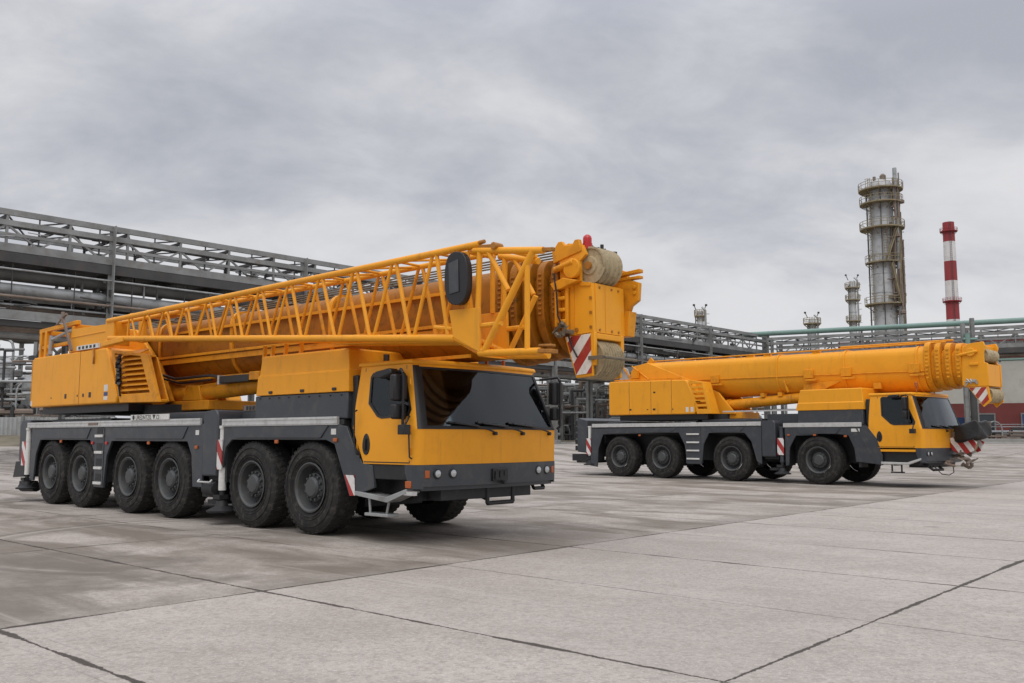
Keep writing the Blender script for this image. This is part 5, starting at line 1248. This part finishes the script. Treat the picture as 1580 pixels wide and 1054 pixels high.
for i in range(46):
    a_ = radians(rn.uniform(-75, 15)); rr_ = rn.uniform(19, 31) * k; z_ = rn.uniform(zy(500), zy(300)); c_ = Vector((rr_ * cos(a_), rr_ * sin(a_), z_))
    b.tube(c_, c_ + Vector((0, 0, rn.uniform(1, 6))), rn.uniform(.06, .2), 6); b.tube(c_, c_ + Vector((-rn.uniform(.5, 2), 0, 0)), rn.uniform(.05, .14), 6)
    if i % 5 == 0: b.lathe([(.25, 0), (.5, .1), (.5, .5), (.2, .7)], tuple(c_), 'z', 8)
o = b.build('side_pipework', PIPE_R, tw, join=True); o['kind'] = 'stuff'
YC = 290.0; k = YC / 1405; xc = (1465 - 790) * k * 1.0165
ch = thing('chimney', 'slim red and white banded chimney beyond the refinery', 'chimney', (xc, YC, .9))
zs = [675, 522, 491, 459, 430, 399, 368, 337]
def rc_(py): return (9.6 - (9.6 - 8.4) * (491 - py) / 154.0) * k
b = MB()
zz_ = [1.54 + (675 - p) * k - .9 - .4 for p in (690, 491, 461, 430, 399, 368, 337)]
for i in range(6):
    pa, pb = (690, 491, 461, 430, 399, 368, 337)[i:i + 2]
    b.m = 0 if i in (1, 3, 5) else 1
    if i == 0: b.m = 1
    b.lathe([(rc_(pa), zz_[i]), (rc_(pb), zz_[i + 1])], (0, 0, 0), 'z', 32, close=False)
b.m = 0; b.lathe([(rc_(337), zz_[6]), (rc_(337) * .8, zz_[6]), (rc_(337) * .8, zz_[6] - 2)], (0, 0, 0), 'z', 32, close=False)
b.build('flue', [CHR, CHW], ch, join=True)
for p in (352, 463): ring_platform(ch, 1.54 + (675 - p) * k - 1.3, rc_(p), rc_(p) + .9, 0, 2 * pi, 1.0, CHR)
b = MB()
for s in (-.25, .25): b.tube((-.5 + s, -rc_(400) - .35, 30), (-.5 + s, -rc_(340) - .3, zz_[6]), .05, 5)
z = 30
while z < zz_[6]: b.tube((-.75, -rc_(400) - .33, z), (-.25, -rc_(400) - .33, z), .04, 4); z += .6
b.build('ladder', STEELD, ch, join=True)
def small_tower(label, px, top, Y, wpx, plats):
    k = Y / 1405; z = lambda p: 1.54 + (675 - p) * k - 1.2
    t = column_tower('process_column', label, ((px - 790) * k * 1.010, Y, .9), wpx * k / 2, z(top), [(z(p), w * k / 2, 0, 360) for p, w in plats], pipes=[(-40, wpx * k / 2 + .4, .18, -1, z(top), PIPE_S), (200, wpx * k / 2 + .4, .12, -1, z(top + 10), PIPE_D)], ladders=[(-15, wpx * k / 2 + .5, 10, z(top))], rings=2.5)
    b = MB()
    for s in (-1, 1): b.tube((s * wpx * k * .6, 0, z(top)), (s * wpx * k * .9, 0, z(top - 7)), .08, 6); b.lathe([(.22, 0), (.25, .3), (.1, .4)], (s * wpx * k * .95, 0, z(top - 7)), 'z', 8)
    b.build('lamp_post', STEELD, t, each=False)
small_tower('slender grey column with three platforms just beside the tallest one', 1316, 429, 210, 10, [(442, 22), (461, 22), (494, 22)])
small_tower('short column top with a lamp-studded platform, between the green pipe and the sky', 1252, 488, 190, 11, [(498, 26)])
small_tower('rounded column top with one platform rising over the long rack', 1080, 476, 175, 10, [(486, 18)])

# ------------------------------------------------------------------ plant behind the racks
def tangle(label, loc, w, h, d, n, seed, mats=(PIPE_S, STEEL, STEELD, PIPE_R, CORR)):
    rnd = random.Random(seed); t = thing('pipework', label, 'pipework', loc)
    mbs = [MB() for _ in mats]
    for i in range(n):
        m = mbs[rnd.randrange(len(mats))]
        x, y, z = rnd.uniform(-w / 2, w / 2), rnd.uniform(0, d), rnd.uniform(0, h) * rnd.uniform(.5, 1) 
        k = rnd.random(); r = rnd.choice((.05, .07, .1, .1, .16, .25))
        if k < .45: m.tube((x, y, 0), (x, y, z), r, 7); m.tube((x, y, z), (x + rnd.choice((-1, 1)) * rnd.uniform(.5, 3), y, z), r, 7)
        elif k < .75: m.tube((x, y, z), (x + rnd.uniform(1, w * .4), y, z), r, 7)
        elif k < .9: m.lathe([(r * 1.5, 0), (r * 3, .1), (r * 3, .5), (r * 1.5, .6)], (x, y, z), rnd.choice('xyz'), 10)
        else:
            m.path([(x + .8 * cos(a), y, z + .8 * sin(a)) for a in [pi * q / 6 for q in range(7)]], r, 7); m.tube((x - .8, y, 0), (x - .8, y, z), r, 7); m.tube((x + .8, y, 0), (x + .8, y, z), r, 7)
    names = ('silver_pipe', 'steel_frame', 'dark_valve', 'rusty_pipe', 'pale_lagging')
    for m, mt, nm in zip(mbs, mats, names):
        if m.v:
            o = m.build(nm, mt, t, join=True); o['kind'] = 'stuff'
    return t
def frame_tower(name, label, loc, w, d, h, floors, rz=0.0):
    t = thing(name, label, 'steel frame', loc, rz)
    b = MB()
    for x in (0, w / 2, w):
        for y in (0, d): b.bar((x, y, -1), (x, y, h), .3, .3)
    b.build('column', STEEL, t, each=True)
    for f in range(1, floors + 1):
        z = h * f / floors; b = MB(); b.box(-.3, w + .3, -.3, d + .3, z - .2, z - .05)
        b.build('floor_plate', STEELD, t)
        b = MB()
        for i in range(9): b.tube((w * i / 8, -.3, z), (w * i / 8, -.3, z + 1.1), .04, 5)
        for q in (.55, 1.1): b.tube((0, -.3, z + q), (w, -.3, z + q), .04, 5)
        b.build('guard_rail', PLATF if f % 2 else STEEL, t, join=True)
    return t
def vessel(label, loc, r, h, m, horizontal=False, rz=0):
    t = thing('process_vessel', label, 'vessel', loc, rz)
    b = MB(); prof = [(.001, 0), (r * .6, .1 * r), (r, .45 * r), (r, h - .45 * r), (r * .6, h - .1 * r), (.001, h)]
    b.lathe(prof, (0, 0, 1.6 if horizontal else 0), 'x' if horizontal else 'z', 26, close=False); b.build('shell', m, t)
    b = MB()
    if horizontal:
        for x in (h * .25, h * .75): b.box(x - .3, x + .3, -r * .8, r * .8, -.6, 1.6 - r * .5)
        b.build('saddle', CONC, t, each=True)
    else:
        for a in range(4): b.tube((r * .8 * cos(a * pi / 2 + .7), r * .8 * sin(a * pi / 2 + .7), -1.5), (r * .8 * cos(a * pi / 2 + .7), r * .8 * sin(a * pi / 2 + .7), .6), .14, 8)
        b.build('leg', STEEL, t, each=True)
    b = MB(); 
    if horizontal: b.tube((h * .5, 0, 1.6 + r * .9), (h * .5, 0, 1.6 + r + .9), .22, 10)
    else: b.tube((0, 0, h - .1), (0, 0, h + .9), .18, 10); b.tube((0, -r, h * .4), (0, -r - .6, h * .4), .22, 10)
    b.build('nozzle', PIPE_S, t, each=True)
    return t
# at the left, seen under the rack
vessel('tall pale vessel standing furthest along the corrugated fence', (-42.0, 74, 1.2), 1.3, 7.0, COLM)
vessel('silver vessel near the rack column behind the housing of the front crane', (-37.0, 71, 1.2), 1.1, 5.2, CORR)
frame_tower('process_structure', 'open steel frame with railed floors above the corrugated fence', (-46, 80, 1), 8, 5, 9.5, 3)
tangle('dense silver pipework above the corrugated fence behind the front crane', (-38.0, 68.5, 1.0), 10, 8.6, 6, 330, 3)
fn = thing('corrugated_fence', 'pale corrugated sheet fence behind the tail of the front crane', 'fence', (-50, 66.5, 1.0))
b = MB()
for i in range(64):
    x = i * .32; b.prism([(x, 0), (x + .08, -.07), (x + .2, -.07), (x + .28, 0), (x + .32, 0), (x + .32, .03), (x, .03)], 'z', -.5, 2.0)
b.build('panel', CORR, fn, join=True)
b = MB()
for i in range(8): b.bar((i * 2.9, -.16, -.5), (i * 2.9, -.16, 2.2), .14, .14)
b.build('fence_post', STEEL, fn, each=True)
b = MB(); b.tube((-.5, -.3, 4.6), (22, -.3, 4.6), .10, 8); b.build('top_pipe', PIPE_S, fn)
bank = MB(); bank.add([(-70, 60, .9), (-22, 60, .9), (-22, 66, 1.7), (-70, 66, 1.7), (-70, 68, .9), (-22, 68, .9)], [(0, 1, 2, 3), (3, 2, 5, 4)])
tag(bank.build('grass_bank', DIRT), kind='structure')
# in the middle, between the two cranes
gb = thing('concrete_building', 'low grey concrete shed behind the tail of the rear crane', 'building', (7.5, 104, 1.2), radians(8))
b = MB(); b.box(0, 9, 0, 8, -.5, 6.0); b.build('wall', CONC, gb)
b = MB(); b.box(-.3, 9.3, -.3, 8.3, 6.0, 6.35); b.build('roof', STEEL, gb)
b = MB()
for x in (1.0, 4.0, 6.6): b.box(x, x + 1.4, -.05, -.004, 3.2, 4.4)
b.build('window', GLASSD, gb, each=True)
b = MB(); b.tube((-.2, -.4, 2.4), (9, -.4, 2.4), .12, 8); b.tube((2.4, -.4, -.4), (2.4, -.4, 6.6), .10, 8); b.build('wall_pipe', PIPE_S, gb)
tangle('tangle of silver pipes between the two cranes, beside the grey concrete shed', (5.5, 92, 1.0), 10, 9.0, 5, 260, 5)
vessel('upright pale vessel between the two cranes in front of the concrete shed', (8.6, 96, 1.2), 1.1, 6.5, COLM)
frame_tower('process_structure', 'open steel frame with railed floors behind the gap between the cranes', (0, 110, 1), 9, 5, 10.5, 3)
tangle('rows of pipes and valves behind the boom of the rear crane', (20.0, 108, 1.0), 26, 8.0, 5, 160, 8)
# at the right, beyond the shorter rack
rb = thing('red_building', 'dark red and cream works building beyond the shorter rack', 'building', (40.5, 112, 1.2), radians(-20))
b = MB(); b.box(0, 34, 0, 10, -.5, 4.3); b.build('plinth_wall', BRED, rb)
b = MB(); b.box(0, 34, 0, 10, 4.3, 9.6); b.build('upper_wall', CREAM, rb)
b = MB(); b.box(-.2, 34.2, -.2, 10.2, 9.6, 12.0); b.build('roof_band', BRED, rb)
b = MB(); b.tube((-.2, -.4, 11.0), (34, -.4, 11.0), .14, 8); b.tube((-.2, -.5, 10.2), (34, -.5, 10.2), .09, 8); b.build('wall_pipe', PIPE_S, rb, each=True)
for i, x in enumerate((3.0, 8.5, 14, 19.5, 25, 30)):
    b = MB(); b.box(x, x + 2.6, -.06, -.004, .3, 3.0); f = b.build('door', BLUE if i % 2 else GLASSD, rb)
    b = MB(); b.box(x - .15, x, -.12, -.004, .0, 3.15); b.box(x + 2.6, x + 2.75, -.12, -.004, .0, 3.15); b.box(x, x + 2.6, -.12, -.004, 3.0, 3.15); b.build('door_frame', STEEL, f, join=True)
bl = thing('blue_container', 'small dark blue container in front of the red building', 'container', (46.6, 97.5, 1.2), radians(-24))
b = MB()
for i in range(8): b.box(i * .3, i * .3 + .26, 0, 1.9, .15, 2.45); b.box(i * .3, i * .3 + .3, .05, 1.85, .2, 2.4)
b.build('body', BLUE, bl, join=True)
b = MB()
for x in (-.02, 2.3): b.box(x, x + .16, -.06, 1.96, 0, 2.55)
b.build('corner_frame', STEELD, bl, each=True)
tangle('low pipes and hose reels on the verge in front of the red building', (46.5, 92, 1.1), 16, 2.2, 3, 70, 12)
lw = thing('low_wall', 'low pale concrete edging wall along the verge below the red building', 'wall', (0, 0, 0))
b = MB(); b.box(34, 100, 87.0, 87.4, .8, 1.42); b.build('wall', CONC, lw, bevel=.03)

pw = thing('perimeter_wall', 'long grey concrete panel wall far behind the racks', 'wall', (-90, 128, 1.0), radians(4))
b = MB()
for i in range(30): b.box(i * 4.2, i * 4.2 + 4.0, 0, .2, -.5, 3.2)
b.build('wall_panel', CONC, pw, join=True)
b = MB()
for i in range(31): b.box(i * 4.2 - .2, i * 4.2, -.08, .28, -.5, 3.4)
b.build('wall_post', STEEL, pw, each=True)
tangle('low pipe runs and valves in front of the long concrete wall', (-18, 112, 1.0), 40, 6.0, 8, 260, 31)
vessel('lying silver vessel on concrete saddles in front of the long concrete wall', (-14, 104, 1.2), 1.4, 9, CORR, True, .3)
